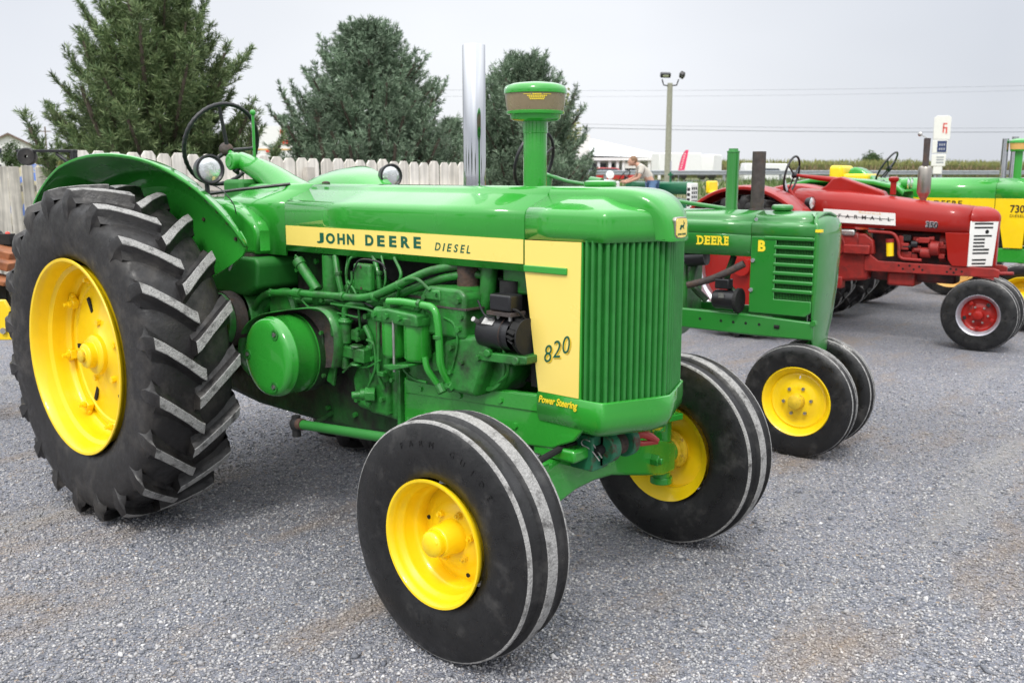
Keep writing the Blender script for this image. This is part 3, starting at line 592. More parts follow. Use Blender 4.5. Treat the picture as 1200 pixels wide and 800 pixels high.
# ---- lettering
TX, TZ = (1, 0, 0), (0, 0, 1)
def side_text(s, size, px, py, m, y=-.2742, shear=0, off=0, sx=1.0, space=1.0, up=(0, 0, 1), right=(1, 0, 0), par=T1, ext=.0008):
    p = U(px, py, y); return text(s, size, p, right, up, m, par, shear=shear, off=off, sx=sx, space=space, ext=ext)
def letter_row(s, spans, y0, y1, hgt, m, y=-.2742, shear=0, off=0):
    n_ = len(spans)
    for i, (ch, (a, b)) in enumerate(zip(s, spans)):
        py = y0 + (y1 - y0) * (a - spans[0][0]) / (spans[-1][0] - spans[0][0]); p = U(a, py, y); q = U(b, py, y)
        text(ch, .06, p, (1, 0, 0), (0, 0, 1), m, T1, shear=shear, off=off, ext=.0008, fit=(abs(q.x - p.x), hgt))
letter_row('JOHNDEERE', [(371.5, 379.5), (382.2, 392.5), (395.6, 404.2), (406.8, 415.2), (428.2, 437.8), (442.2, 450.8), (456.2, 464.6), (470, 480.2), (484.8, 493.2)], 284.6, 290.8, .0465, M['decal_green'], off=.0024)
letter_row('DIESEL', [(509.5, 516.3), (518.5, 521.8), (523.6, 529.6), (531.6, 537.0), (539.2, 545.0), (546.6, 551.0)][:6], 293.2, 296.8, .031, M['decal_green'], shear=.25, off=.0008)
for ch, px, py in (('8', 636.5, 424.0), ('2', 647, 419.0), ('0', 657.5, 414.0)):
    side_text(ch, .095, px, py, M['decal_green'], up=(.12, 0, 1), right=(1, 0, .12), off=-.0006, sx=.82)
    side_text(ch, .095, px + 1.5, py + 1.5, M['yellow_worn'], y=-.2738, up=(.12, 0, 1), right=(1, 0, .12), off=-.001, sx=.82, ext=.0003)
side_text('Power Steering', .037, 631, 470.5, M['yellow_text'], y=-.2785, shear=.25, off=.0009, sx=.77)

# ---- exhaust stack, air intake, cap
mb = MB(); mb.lathe([(.045, 1.56), (.047, 1.60), (.047, 2.165), (.0445, 2.168), (.0425, 2.165), (.0425, 2.0)], (1.668, 0, 0), (0, 0, 1), 40); mb.build('exhaust_stack', M['chrome'], T1, sharp=60)
MB().lathe([(.0425, 2.02), (.001, 2.0)], (1.668, 0, 0), (0, 0, 1), 24).build('stack_plug', M['hole'], T1)  # black cone closing the bore of the stack
ix = 1.997
st = MB().lathe([(.0455, 1.585), (.0465, 1.60), (.0465, 1.825)], (ix, 0, 0), (0, 0, 1), 32).build('air_intake', G, T1)
MB().lathe([(.0475, 1.806), (.0495, 1.808), (.0495, 1.856), (.046, 1.858)], (ix, 0, 0), (0, 0, 1), 32).build('clamp_collar', G, st)
MB().lathe([(.05, 1.850), (.085, 1.854), (.097, 1.860), (.100, 1.876), (.113, 1.879), (.115, 1.888), (.108, 1.892)], (ix, 0, 0), (0, 0, 1), 48).build('precleaner_base', G, st, sharp=50)
bw = MB().lathe([(.110, 1.891), (.1135, 1.906), (.1175, 1.940), (.119, 1.957)], (ix, 0, 0), (0, 0, 1), 48).build('precleaner_bowl', M['bowl'], st)
MB().lathe([(.05, 1.85), (.06, 1.955)], (ix, 0, 0), (0, 0, 1), 24).build('precleaner_core', M['rust_dark'], st)
MB().lathe([(.119, 1.955), (.1225, 1.956), (.1235, 1.964), (.122, 1.973), (.115, 1.985), (.09, 1.994), (.05, 1.999), (.001, 2.001)], (ix, 0, 0), (0, 0, 1), 48).build('precleaner_cap', G, st, sharp=60)
mb = MB()                                                          # filling lines printed on the bowl
def bowl_bar(a0, a1, z0, z1):
    n_ = 8; r0 = .1145 + (z0 - 1.906) * .105; mb.rings([[Vector((ix + (r0 + .0012) * math.cos(R(a0 + (a1 - a0) * i / n_)), (r0 + .0012) * math.sin(R(a0 + (a1 - a0) * i / n_)), z)) for i in range(n_ + 1)] for z in (z0, z1)], closed=False)
ac = math.degrees(math.atan2(CAM.y, CAM.x - ix))
for a, b_, z in ((-22, -8, 1.947), (14, 30, 1.947)): bowl_bar(ac + a, ac + b_, z, z + .0016)
for k_, (a, b_) in enumerate(((-5, 9), (-15, 20), (-12, 18), (-10, 16))):
    z = 1.946 - k_ * .0062; 
    aa = a
    while aa < b_: bowl_bar(ac + aa, ac + aa + 2.6, z, z + .0038); aa += 3.4
mb.build('bowl_marking', M['yellow_text'], bw)
MB().lathe([(.02, 1.59), (.055, 1.603), (.060, 1.606), (.062, 1.613), (.060, 1.622), (.05, 1.626), (.001, 1.627)], (2.315, 0, 0), (0, 0, 1), 32).build('radiator_cap', G, T1, sharp=50)
MB().ball(U(382, 214.5, .0), .016, (1.6, 1, .55)).build('hood_latch', M['rust'], T1)

# ---- steering column, wheel, levers
sc_ = MB(); a = U(336, 214, 0); b = U(286, 196, 0)
sc_.tube(cat_path([Vector((.46, 0, 1.50)), Vector((.36, 0, 1.555)), Vector((.20, 0, 1.640)), Vector((.05, 0, 1.688)), Vector((-.05, 0, 1.718))], 3), list(np.interp(np.arange(13), [0, 3, 6, 9, 12], [.12, .095, .066, .053, .046])), 24); col_ = sc_.build('steering_column', G, T1)
MB().lathe([(.045, -.0), (.045, -.045), (.040, -.050), (.026, -.052), (.025, -.056), (.001, -.056)], (-.035, -.03, 1.712), (0, 1, 0), 28).build('gear_cap', G, col_, sharp=30)
swc = Vector((-.175, 0, 1.775)); swn = Vector((-.93, .0, .30)).normalized(); su = Vector((0, 1, 0)); sv = swn.cross(su)
MB().tube([(-.04, 0, 1.716), (-.10, 0, 1.738)], .026, 14).build('shaft_housing', G, col_)
MB().tube([(-.08, 0, 1.73), swc + swn * .01], .014, 12).build('shaft', G, col_)
rc = swc + swn * .060 + sv * -.012; Rw = .222; mb = MB(); secs = []
sw = MB()
for i in range(120):
    an = 2 * PI * i / 120; dirv = su * math.cos(an) + sv * math.sin(an); rr = .0115 + .0012 * math.cos(an * 40)
    secs.append([rc + dirv * (Rw + rr * math.cos(2 * PI * k / 12)) + swn * rr * math.sin(2 * PI * k / 12) for k in range(12)])
sw.rings(secs + [secs[0]], True, False, False); swo = sw.build('steering_wheel', M['black'], T1)
for da in (258, 4, 130):
    dirv = su * math.cos(R(da)) + sv * math.sin(R(da)); MB().tube([swc + dirv * .02, rc + dirv * (Rw - .005)], [.011, .009], 10).build('spoke', M['black'], swo)
MB().lathe([(.001, .045), (.02, .043), (.034, .03), (.036, 0), (.028, -.02), (.016, -.03)], swc, swn, 20).build('wheel_hub', M['rust_dark'], swo)
lv = MB(); lv.tube([(-.075, .10, 1.62), (-.07, .10, 1.965)], .008, 8); lv.ball((-.07, .10, 1.972), .016); lv.build('throttle_lever', G, T1)
MB().tube([(-.02, -.03, 1.685), (-.02, -.06, 1.66), (-.02, -.04, 1.655)], .014, 8).build('latch_lever', M['black'], T1)

# ---- lamps on the fenders
def lamp(c, d, parent, post_to):
    d = Vector(d).normalized(); r = .060
    hs = MB().lathe([(.012, -.085), (.035, -.075), (.055, -.045), (.064, -.005), (.066, .004), (.067, .016), (.060, .018), (.053, .010)], c, d, 28).build('headlight', M['black'], parent, sharp=60)
    MB().lathe([(.054, .009), (.045, .014), (.028, .018), (.001, .020)], c, d, 28).build('lens', M['glass_lens'], hs)
    MB().tube([Vector(c) - d * .03 + Vector((0, 0, -.05)), post_to], .011, 8).build('lamp_post', M['black'], hs)
lc = U(245, 198.5, -.56)
lamp(lc, (.93, -.10, .0), T1, lc + Vector((-.02, -.0, -.15)))
lamp((.36, .69, 1.638), (.93, -.25, .0), T1, (.33, .69, 1.49))
MB().tube(cat_path([lc + Vector((.0, .0, -.066)), lc + Vector((.06, .02, -.09)), lc + Vector((.10, .05, -.15)), lc + Vector((.06, .09, -.2))], 5), .0025, 5).build('lamp_wire', M['black'], T1)

# ---- rear fenders: crown sheet that spreads outwards, inner panel
def fender(sy, parent, kr=1.0):
    N_ = 40; th0, th1 = 36, 172
    secs = []; panel_top = []
    def lipy(t):   # t = angle from forward
        return np.interp(t, [20, 30, 36, 42, 48, 61, 75, 90, 110, 130, 150, 172], [.505, .512, .53, .56, .595, .64, .70, .78, .84, .85, .84, .80])
    def rad(t): return np.interp(t, [20, 36, 48, 61, 75, 90, 130, 150, 172], [.88, .935, .955, .945, .942, .939, .94, .935, .93])
    for i in range(N_ + 1):
        t = 35 + (172 - 35) * i / N_; r_ = rad(t); ly = lipy(t); yi = .50; ca, sa = math.cos(R(t)), math.sin(R(t))
        row = []
        q = min((ly - yi) / .12, 1)
        for f, dr in ((-.02, -.22), (0, -.13 * q - .03), (.04, -.085 * q - .02), (.14, -.052 * q - .012), (.32, -.030 * q - .006), (.6, -.012 * q), (.9, 0), (.985, .004), (1.01, .001), (1.012, -.010)):
            rr = r_ * kr + dr; row.append(Vector((rr * ca, sy * (yi + (ly - yi) * f), .8 + rr * sa)))
        secs.append(row)
    o = MB().rings(secs, closed=False).build('fender', M['green'], parent, sharp=50)
    s = o.modifiers.new('sheet', 'SOLIDIFY'); s.thickness = .006; s.offset = 0
    arc = [((rad(t) * kr - .10 * min((lipy(t) - .5) / .12, 1) - .02) * math.cos(R(t)), .8 + (rad(t) * kr - .10 * min((lipy(t) - .5) / .12, 1) - .02) * math.sin(R(t))) for t in range(40, 173, 4)]
    poly = [(-.88, .84), (-.60, .92), (-.2, 1.02), (.20, 1.08), (.44, 1.170), (.62, 1.245), (.70, 1.285), (.735, 1.325), (.725, 1.36)] + [(.69, 1.395)] + arc[1:]
    y0, y1 = sorted((sy * .497, sy * .505))
    MB().prism(poly, y0, y1).build('fender_panel', M['green'], o)
    for px_, pz_ in ((.43, 1.53), (.52, 1.48), (.60, 1.43), (.66, 1.36), (.30, 1.585), (.40, 1.44)): MB().hexbolt((px_, sy * .505, pz_), (0, sy, 0), .009, .008).build('bolt', M['rust'], o)
    return o
fender(-1, T1); fender(1, T1, .945)
fp_ = U(258, 216, -.47)
MB().tube([(.20, -.42, 1.545), (.36, -.30, 1.572), (.52, -.10, 1.60)], .008, 8).build('cable', M['black'], T1)

# ---- rear wheels
def rear_wheel(parent, name='rear_wheel'):
    w_ = MB(); Y = -.205
    w_.lathe([(.445, Y + .03), (.462, Y + .014), (.4665, Y + .004), (.464, Y - .001), (.452, Y + .001), (.444, Y + .012), (.438, Y + .04), (.430, Y + .075), (.412, Y + .088), (.408, Y + .12), (.412, Y + .15), (.405, Y + .165), (.392, Y + .175), (.388, Y + .30), (.40, Y + .32), (.437, Y + .36), (.445, Y + .40), (.467, Y + .412)], n=96)
    disc = [(.392, Y + .19), (.375, Y + .188), (.368, Y + .178), (.345, Y + .176), (.338, Y + .182), (.325, Y + .178), (.19, Y + .158), (.165, Y + .152), (.125, Y + .142), (.105, Y + .132), (.098, Y + .125)]
    w_.lathe(disc, n=96)
    o = w_.build(name, M['yellow'], parent, sharp=40)
    hb = MB(); hb.lathe([(.10, Y + .14), (.096, Y + .105), (.088, Y + .098), (.062, Y + .095), (.060, Y + .062), (.052, Y + .056), (.036, Y + .054), (.035, Y + .05), (.001, Y + .05)], n=32); h_ = hb.build('hub', M['yellow'], o, bevel=.002)
    MB().lathe([(.030, Y + .052), (.030, Y + .038), (.022, Y + .034), (.001, Y + .034)], n=24).build('axle_end', M['yellow_worn'], h_)
    for k in range(8):
        a = 2 * PI * k / 8 + .25; ca, sa = math.cos(a), math.sin(a); rot = Matrix.Rotation(-a, 3, 'Y')
        cl = MB(); cl.box((ca * .366, Y + .158, sa * .366), (.05, .035, .045), rot); cl.box((ca * .392, Y + .160, sa * .392), (.03, .022, .06), rot); c_ = cl.build('clamp', M['yellow'], o, bevel=.005)
        MB().tube([(ca * .355, Y + .145, sa * .355), (ca * .355, Y + .105, sa * .355)], .010, 8).build('clamp_bolt', M['yellow'], o); MB().tube([(ca * .355, Y + .138, sa * .355), (ca * .355, Y + .124, sa * .355)], .0165, 6).build('nut', M['yellow'], o)
    for k in range(6):
        a = 2 * PI * k / 6 + .1; ca, sa = math.cos(a), math.sin(a); rot = Matrix.Rotation(-a, 3, 'Y')
        MB().box((ca * .255, Y + .163, sa * .255), (.075, .008, .022), rot).build('slot', M['hole'], o)
    for k in range(5):
        a = 2 * PI * k / 5 + .5; MB().hexbolt((math.cos(a) * .15, Y + .147, math.sin(a) * .15), (0, -1, 0), .016, .016).build('bolt', M['yellow'], o)
    tm, mt = lug_tyre(.80, .455, .415, 20, 96)
    t_ = tm.build('tyre', mt, o, sharp=38, bevel=0)
    return o
rw = rear_wheel(T1); rw.location = (0, -.79, .80); rw.rotation_euler = (0, R(6), 0)
rw2 = copy_tree(rw, T1); rw2.location = (0, .79, .80); rw2.rotation_euler = (0, R(-11), PI)
# ---- front wheels
def front_wheel(parent, Rt=.4295, rim=.222, wd=.243, letters=True):
    w_ = MB()
    w_.lathe([(.212, -.098), (.2205, -.112), (.2235, -.122), (.222, -.127), (.214, -.126), (.206, -.117), (.203, -.104), (.199, -.088), (.190, -.080), (.187, -.070), (.186, -.035), (.178, -.026), (.172, -.018), (.170, .03), (.173, .045), (.172, .075), (.185, .085), (.20, .10), (.222, .124)], n=80)
    w_.lathe([(.172, .02), (.160, .018), (.150, .008), (.135, .004), (.118, -.002), (.108, -.012), (.075, -.016), (.058, -.016)], n=64)
    w_.lathe([(.172, .03), (.15, .028), (.07, .02), (.06, .04), (.05, .075), (.001, .08)], n=48)
    o = w_.build('front_wheel', M['yellow'], parent, sharp=40)
    h_ = MB().lathe([(.062, -.012), (.060, -.040), (.056, -.046), (.055, -.092), (.050, -.098), (.046, -.098), (.045, -.105), (.047, -.118), (.042, -.128), (.028, -.135), (.001, -.136)], n=28).build('hub', M['yellow'], o, sharp=40)
    MB().box((.012, -.118, .02), (.05, .03, .03), Matrix.Rotation(.5, 3, 'Y')).build('hub_dent', M['yellow'], h_, bevel=.008)
    for k in range(6):
        a = 2 * PI * k / 6 + .3; ca, sa = math.cos(a), math.sin(a)
        b_ = MB(); b_.hexbolt((ca * .087, -.016, sa * .087), (0, -1, 0), .0125, .014); b_.tube([(ca * .087, -.02, sa * .087), (ca * .087, -.040, sa * .087)], .006, 8); b_.build('bolt', M['yellow_worn'] if k % 2 else M['yellow'], o)
    for k in range(3):
        a = 2 * PI * k / 3 + 1.0; MB().hexbolt((math.cos(a) * .145, .006, math.sin(a) * .145), (0, -1, 0), .008, .004).build('hole', M['hole'], o)
    tm, mt = rib_tyre(Rt, rim, wd); t_ = tm.build('tyre', mt, o, sharp=28)
    if letters:
        arc_text(t_, 'FARM GUIDE', .335, -.1215, -32, 8.2, .030, M['rubber_black'])
        arc_text(t_, 'TUBELESS', .30, -.119, 158, 7.0, .022, M['rubber_black'])
    return o
fwh = front_wheel(T1); fwh.location = (2.25, -.712, .4292); fwh.rotation_euler = (0, R(8), 0)
fw2 = copy_tree(fwh, T1); fw2.location = (2.25, .712, .4292); fw2.rotation_euler = (0, R(40), PI)
MB().lathe([(.088, -.0), (.09, .01), (.085, .02), (.065, .026), (.05, .05), (.045, .10)], (0, .05, 0), n=36).build('hub_flange', M['yellow_worn'], fw2)
for k in range(12):
    a = 2 * PI * k / 12; MB().hexbolt((math.cos(a) * .072, .070, math.sin(a) * .072), (0, 1, 0), .008, .008).build('bolt', M['yellow_worn'], fw2)
# ---- near tractor: frame, axle, engine
# main case and engine mass
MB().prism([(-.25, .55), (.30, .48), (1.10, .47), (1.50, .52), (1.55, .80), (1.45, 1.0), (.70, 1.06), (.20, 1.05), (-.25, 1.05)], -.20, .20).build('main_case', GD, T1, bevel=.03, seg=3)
for sy in (-1, 1):
    y0, y1 = sorted((sy * .62, sy * .15))
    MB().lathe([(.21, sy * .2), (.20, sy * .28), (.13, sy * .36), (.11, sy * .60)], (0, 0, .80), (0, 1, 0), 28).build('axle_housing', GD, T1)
MB().b2(-.62, .15, -.48, .48, .93, .965).build('platform', M['green_under'], T1, bevel=.004)
st_ = MB().b2(-.62, -.25, -.25, .25, 1.18, 1.27).build('seat', M['black_matte'], T1, bevel=.03, seg=3)
MB().b2(-.70, -.62, -.25, .25, 1.22, 1.50).build('backrest', M['black_matte'], T1, bevel=.03, seg=3)
MB().cyl((-.45, 0, .95), (-.45, 0, 1.2), .05).build('seat_post', M['green_under'], T1)
MB().b2(-.05, .12, -.12, .12, 1.0, 1.62).build('dash_support', M['green_under'], T1, bevel=.02)
# front frame: two channels with a flange
for sy in (-1, 1):
    def yy(a, b): return sorted((sy * a, sy * b))
    poly = [(1.485, .80), (2.30, .845), (2.42, .82), (2.46, .76), (2.40, .69), (2.30, .645), (2.0, .615), (1.485, .60)]
    y0, y1 = yy(.232, .256); fr = MB().prism(poly, y0, y1).build('frame_rail', G, T1, bevel=.006)
    y0, y1 = yy(.255, .263); MB().prism([(1.50, .797), (2.238, .836), (2.238, .775), (1.50, .735)], y0, y1).build('frame_flange', G, fr, bevel=.003)
    for x, z in ((1.60, .768), (1.83, .775), (2.05, .79), (1.85, .70), (1.62, .66), (2.12, .70)): MB().hexbolt((x, sy * (.262 if z > .74 else .256), z), (0, sy, 0), .012, .009).build('bolt', G, fr)
    y0, y1 = yy(.14, .275); MB().b2(1.462, 1.484, y0, y1, .585, .83).build('frame_joint', GC, fr, bevel=.004)
    y0, y1 = yy(.15, .25); MB().b2(2.20, 2.40, y0, y1, .60, .65).build('axle_pad', G, fr, bevel=.012)
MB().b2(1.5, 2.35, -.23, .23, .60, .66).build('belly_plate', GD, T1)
# axle beam
bp = [(-.60, .485), (-.42, .535), (-.20, .610), (-.05, .635), (.05, .635), (.20, .610), (.42, .535), (.60, .485), (.60, .355), (.50, .355), (.30, .405), (.12, .450), (0, .458), (-.12, .450), (-.30, .405), (-.50, .355), (-.60, .355)]
ax_ = MB().prism(bp, 2.215, 2.315, 'yz').build('axle_beam', G, T1, bevel=.014, seg=3)
MB().b2(2.315, 2.325, -.36, -.30, .565, .60).build('axle_lug', G, ax_, bevel=.004)
for sy in (-1, 1):
    y0, y1 = sorted((sy * .555, sy * .625))
    kn = MB(); kn.cyl((2.262, sy * .565, .31), (2.262, sy * .565, .60), .040, 20); kn.cyl((2.262, sy * .565, .30), (2.262, sy * .565, .33), .050, 20); kn.cyl((2.25, sy * .57, .4292), (2.25, sy * .72, .4292), .042, 20)
    kn.lathe([(.001, sy * .60), (.058, sy * .605), (.058, sy * .635), (.05, sy * .645)], (2.25, 0, .4292), (0, 1, 0), 28)
    k_ = kn.build('knuckle', G, T1, bevel=.003)
    am = MB(); am.box((2.315, sy * .50, .615), (.05, .17, .03), Matrix.Rotation(sy * -.25, 3, 'Z')); am.cyl((2.33, sy * .43, .575), (2.33, sy * .43, .645), .026, 16); am.cyl((2.262, sy * .565, .59), (2.262, sy * .565, .64), .034, 16); am.build('steering_arm', G, k_, bevel=.006)
    MB().tube([(2.33, sy * .42, .62), (2.33, sy * .12, .665)], .013, 10).build('tie_rod', M['black_matte'], k_)
    ab = MB(); ab.hexbolt((2.318, sy * .415, .45), (1, 0, 0), .026, .03); ab.cyl((2.34, sy * .415, .45), (2.362, sy * .415, .45), .014, 12); ab.build('axle_bolt', G, ax_, bevel=.002)
MB().cyl((2.262, -.40, .615), (2.262, -.40, .66), .028, 16).build('grease_cup', G, ax_, bevel=.004)
# clevis bracket with pin at the front
br = MB(); br.b2(2.315, 2.42, -.165, -.060, .555, .690); br.cyl((2.425, -.115, .635), (2.425, -.060, .635), .058, 24); br.b2(2.33, 2.425, -.115, -.06, .577, .693)
brk = br.build('hitch_bracket', M['green_bracket'], T1, bevel=.006)
b2_ = MB(); b2_.cyl((2.425, .02, .635), (2.425, .060, .635), .060, 24); b2_.b2(2.33, 2.425, .02, .06, .577, .693); b2_.build('clevis', M['green_bracket'], brk, bevel=.005)
MB().lathe([(.03, -.05), (.042, -.04), (.036, -.02), (.044, 0), (.036, .012), (.03, .02)], (2.425, 0, .635), (0, 1, 0), 20).build('spool', M['rust'], brk)
MB().cyl((2.425, -.155, .635), (2.425, .085, .635), .019, 14).build('pin', M['black_matte'], brk)
rh = MB(); rh.cyl((2.425, .062, .635), (2.425, .085, .635), .036, 14); rh.tube([(2.43, .085, .645), (2.45, .12, .648), (2.47, .15, .635), (2.485, .175, .615)], [.014, .016, .016, .012], 10); rh.tube([(2.43, .085, .625), (2.45, .115, .612), (2.485, .175, .612)], [.012, .012, .010], 10); rh.build('pin_handle', M['red_handle'], brk)
cp = MB(); c0 = Vector((2.43, -.150, .640)); cp.tube(cat_path([c0, c0 + Vector((-.02, -.012, .03)), c0 + Vector((-.05, -.02, .035)), c0 + Vector((-.055, -.02, .015)), c0 + Vector((-.02, -.012, .0)), c0 + Vector((.02, -.01, -.035))], 6), .0028, 6); cp.tube([c0, c0 + Vector((.03, -.01, -.022))], .0028, 6); cp.build('cotter_pin', M['steel'], brk)

# ---- right-hand engine side
Yp = -.335
pa = [U(272, 408, Yp), U(307, 343, Yp), U(345, 343, Yp), U(432, 350, Yp), U(470, 332, Yp), U(505, 316, Yp + .05), U(540, 311, -.24), U(575, 316, -.16)]
MB().tube(rounded(pa, .10, 8), .0165, 14).build('fuel_pipe', GC, T1)
pb = [U(288, 408, Yp + .06), U(318, 352, Yp + .06), U(352, 352, Yp + .06), U(440, 357, Yp + .05), U(485, 338, Yp + .05), U(520, 325, Yp + .07), U(555, 320, -.22), U(590, 328, -.14)]
MB().tube(rounded(pb, .09, 8), .0165, 14).build('fuel_pipe', GC, T1)
MB().tube(rounded([U(345, 343, Yp - .004), U(353, 344, Yp - .004)], .01), .022, 14).build('pipe_sleeve', GC, T1)
# oil filler with wing cap
of = MB(); of.tube([U(372, 340, -.28), U(352, 310, -.28)], .024, 18); of.tube([U(373, 341, -.28), U(376, 358, -.26)], .034, 16); ofo = of.build('oil_filler', GC, T1)
cA, cB = U(353, 311.5, -.28), U(349, 305, -.28)
oc = MB(); oc.cyl(cA, cB, .029, 20); oc.box(cB + Vector((0, 0, .006)), (.050, .008, .022), Matrix.Rotation(.5, 3, 'Y')); oc.build('filler_cap', GC, ofo, bevel=.003)
# belt pulley with its guard
pc = Vector((.852, 0, .838)); r_ = .18
pu = MB(); pu.lathe([(.001, -.512), (.05, -.5125), (.130, -.510), (.160, -.507), (.172, -.499), (.177, -.486), (.179, -.47)], pc, n=56); pu.lathe([(.179, -.47), (.182, -.466), (.182, -.458), (.179, -.455), (.181, -.38), (.182, -.352), (.180, -.350), (.182, -.346), (.182, -.30)], pc, n=56)
puo = pu.build('belt_pulley', M['green'], T1, sharp=50)
MB().lathe([(.1835, -.345), (.1835, -.338), (.1835, -.333), (.1835, -.290), (.170, -.285), (.170, -.20)], pc, n=48).build('pulley_rear', GD, puo)
for a in (55, 180, 295):
    x, z = pc.x + .138 * math.cos(R(a)), pc.z + .138 * math.sin(R(a)); bb = MB(); bb.lathe([(.024, -.5085), (.024, -.514), (.015, -.514), (.013, -.506), (.001, -.505)], (x, 0, z), n=20); bb.build('bolt_seat', GC, puo); MB().hexbolt((x, -.508, z), (0, -1, 0), .010, .010).build('bolt', M['steel'], puo)
gq = cat_path([U(px, py, -.40) for px, py in ((292, 440), (281, 425), (279, 402), (286, 383), (301, 370), (326, 364), (362, 360.5), (378, 365), (388, 380), (392, 405), (389, 432))], 6)
gi = [Vector((p.x, -.315, p.z)) for p in gq]
g_ = MB().rings([[p, q] for p, q in zip(gq, gi)], closed=False).build('pulley_guard', GC, T1); s = g_.modifiers.new('sheet', 'SOLIDIFY'); s.thickness = .005
MB().rings([[Vector((p.x, y, p.z)) for p in gi] for y in (-.315, -.31)]).build('guard_back', M['rust_dark'], g_)
gp_ = MB().prism([(1.02, .98), (1.075, .97), (1.085, .86), (1.05, .70), (1.0, .72), (1.03, .86)], -.29, -.275).build('guard_bracket', GC, T1, bevel=.004)
# linkage casting behind the pulley
lk = MB(); lk.cyl(U(405, 402, -.33), U(405, 372, -.33), .026, 16); lk.cyl(U(405, 378, -.33), U(405, 374, -.33), .034, 16); lk.cyl(U(405, 432, -.33), U(405, 402, -.33), .018, 14); lk.box(U(410, 412, -.33), (.11, .04, .05)); lk.box(U(425, 416, -.34), (.07, .05, .06)); lk.cyl(U(418, 407, -.345), U(418, 404, -.345), .03, 14); lk.cyl(U(418, 428, -.345), U(418, 425, -.345), .03, 14)
lko = lk.build('clutch_linkage', GC, T1, bevel=.006)
MB().tube(rounded([U(404, 372, -.33), U(404, 360, -.33), U(414, 355, -.33), U(428, 356, -.30)], .035, 6), .014, 12).build('elbow', GC, lko)
MB().tube(rounded([U(388, 356, -.34), U(430, 362, -.34), U(452, 372, -.33)], .03, 5), .006, 8).build('oil_line', GC, T1)
# second round cover above the pulley, rusty brake band near the axle
MB().lathe([(.10, -.27), (.10, -.30), (.085, -.312), (.001, -.315)], (.70, 0, 1.02), n=32).build('shaft_cover', GC, T1)
bd = MB().lathe([(.001, -.47), (.09, -.468), (.125, -.46), (.13, -.45), (.13, -.40), (.125, -.395)], (.375, 0, .955), n=36).build('brake_drum', GC, T1)
MB().lathe([(.126, -.43), (.136, -.428), (.136, -.365), (.126, -.36)], (.375, 0, .955), n=36).build('brake_band', M['rust_dark'], bd)
MB().lathe([(.15, -.36), (.155, -.35), (.155, -.20)], (.375, 0, .955), n=36).build('brake_cover', GC, bd)
# upper valve cover box and lines between hood and case
MB().lathe([(.052, 1.04), (.052, 1.075), (.040, 1.08), (.040, 1.29)], (.985, -.23, 0), (0, 0, 1), 24).build('governor_case', GC, T1)
MB().b2(.62, 2.17, -.12, .14, 1.02, 1.33).build('dark_filler', M['black_matte'], T1)  # black block added to darken the open space under the hood
vb = U(427, 325, -.31); MB().box(vb, (.112, .035, .118)).build('relay_box', GC, T1, bevel=.012, seg=3)
for dx, dz in ((.0, .045), (.0, -.045)): MB().hexbolt(vb + Vector((dx, -.015, dz)), (0, -1, 0), .006, .006).build('bolt', M['rust'], T1)
for pts, rr in (([(401, 345, -.28), (396, 322, -.28), (393, 300, -.26)], .014), ([(445, 338, -.28), (443, 320, -.28), (438, 300, -.26)], .011), ([(410, 345, -.27), (406, 325, -.27), (410, 304, -.27), (418, 300, -.25)], .006), ([(448, 345, -.3), (452, 325, -.3), (447, 300, -.28)], .005), ([(462, 340, -.3), (470, 322, -.3), (462, 302, -.28)], .007)):
    MB().tube(cat_path([U(*q) for q in pts], 6), rr, 10).build('oil_line', GC, T1)
MB().prism([(.62, 1.03), (1.25, 1.05), (1.25, 1.20), (1.0, 1.22), (.95, 1.30), (.62, 1.30)], -.16, .16).build('crankcase_top', GD, T1, bevel=.02)
# fuel filters
fh = MB(); fa = U(462, 372, -.345); fb_ = U(489, 374, -.345)
fh.prism([(fa.x - .075, 1.055), (fa.x - .06, 1.105), (fa.x + .02, 1.115), (fb_.x + .055, 1.105), (fb_.x + .062, 1.055)], -.405, -.27); fh.cyl((fa.x - .09, -.36, 1.085), (fa.x - .04, -.36, 1.085), .028, 12); fh.cyl((fa.x, -.34, 1.11), (fa.x, -.34, 1.135), .022, 14); fh.cyl((fb_.x, -.34, 1.105), (fb_.x, -.34, 1.13), .018, 6)
fho = fh.build('filter_head', GC, T1, bevel=.008)
for c, rr in ((fa, .052), (fb_, .056)):
    MB().lathe([(.001, -.002), (.03, .0), (rr * .85, .006), (rr, .020), (rr, .150), (rr + .004, .152), (rr + .004, .162)], (c.x, -.345, .905), (0, 0, 1), 28).build('fuel_filter', M['green'], fho, sharp=50)
    MB().lathe([(rr + .008, 1.057), (rr + .010, 1.06), (rr + .010, 1.085), (rr, 1.09)], (c.x, -.345, 0), (0, 0, 1), 28).build('filter_collar', GC, fho)
MB().tube([(fa.x + .055, -.40, 1.07), (fa.x + .055, -.40, .86)], .0055, 8).build('filter_bolt', M['steel'], fho)
MB().prism([(fa.x + .01, .885), (fb_.x + .02, .905), (fb_.x + .02, .895), (fa.x + .055, .868), (fa.x + .01, .875)], -.42, -.32).build('filter_bracket', GC, fho, bevel=.003)
for k in range(3): MB().hexbolt((fa.x - .05 + .075 * k, -.405, 1.085), (0, -1, 0), .012, .012).build('bolt', GC, fho)
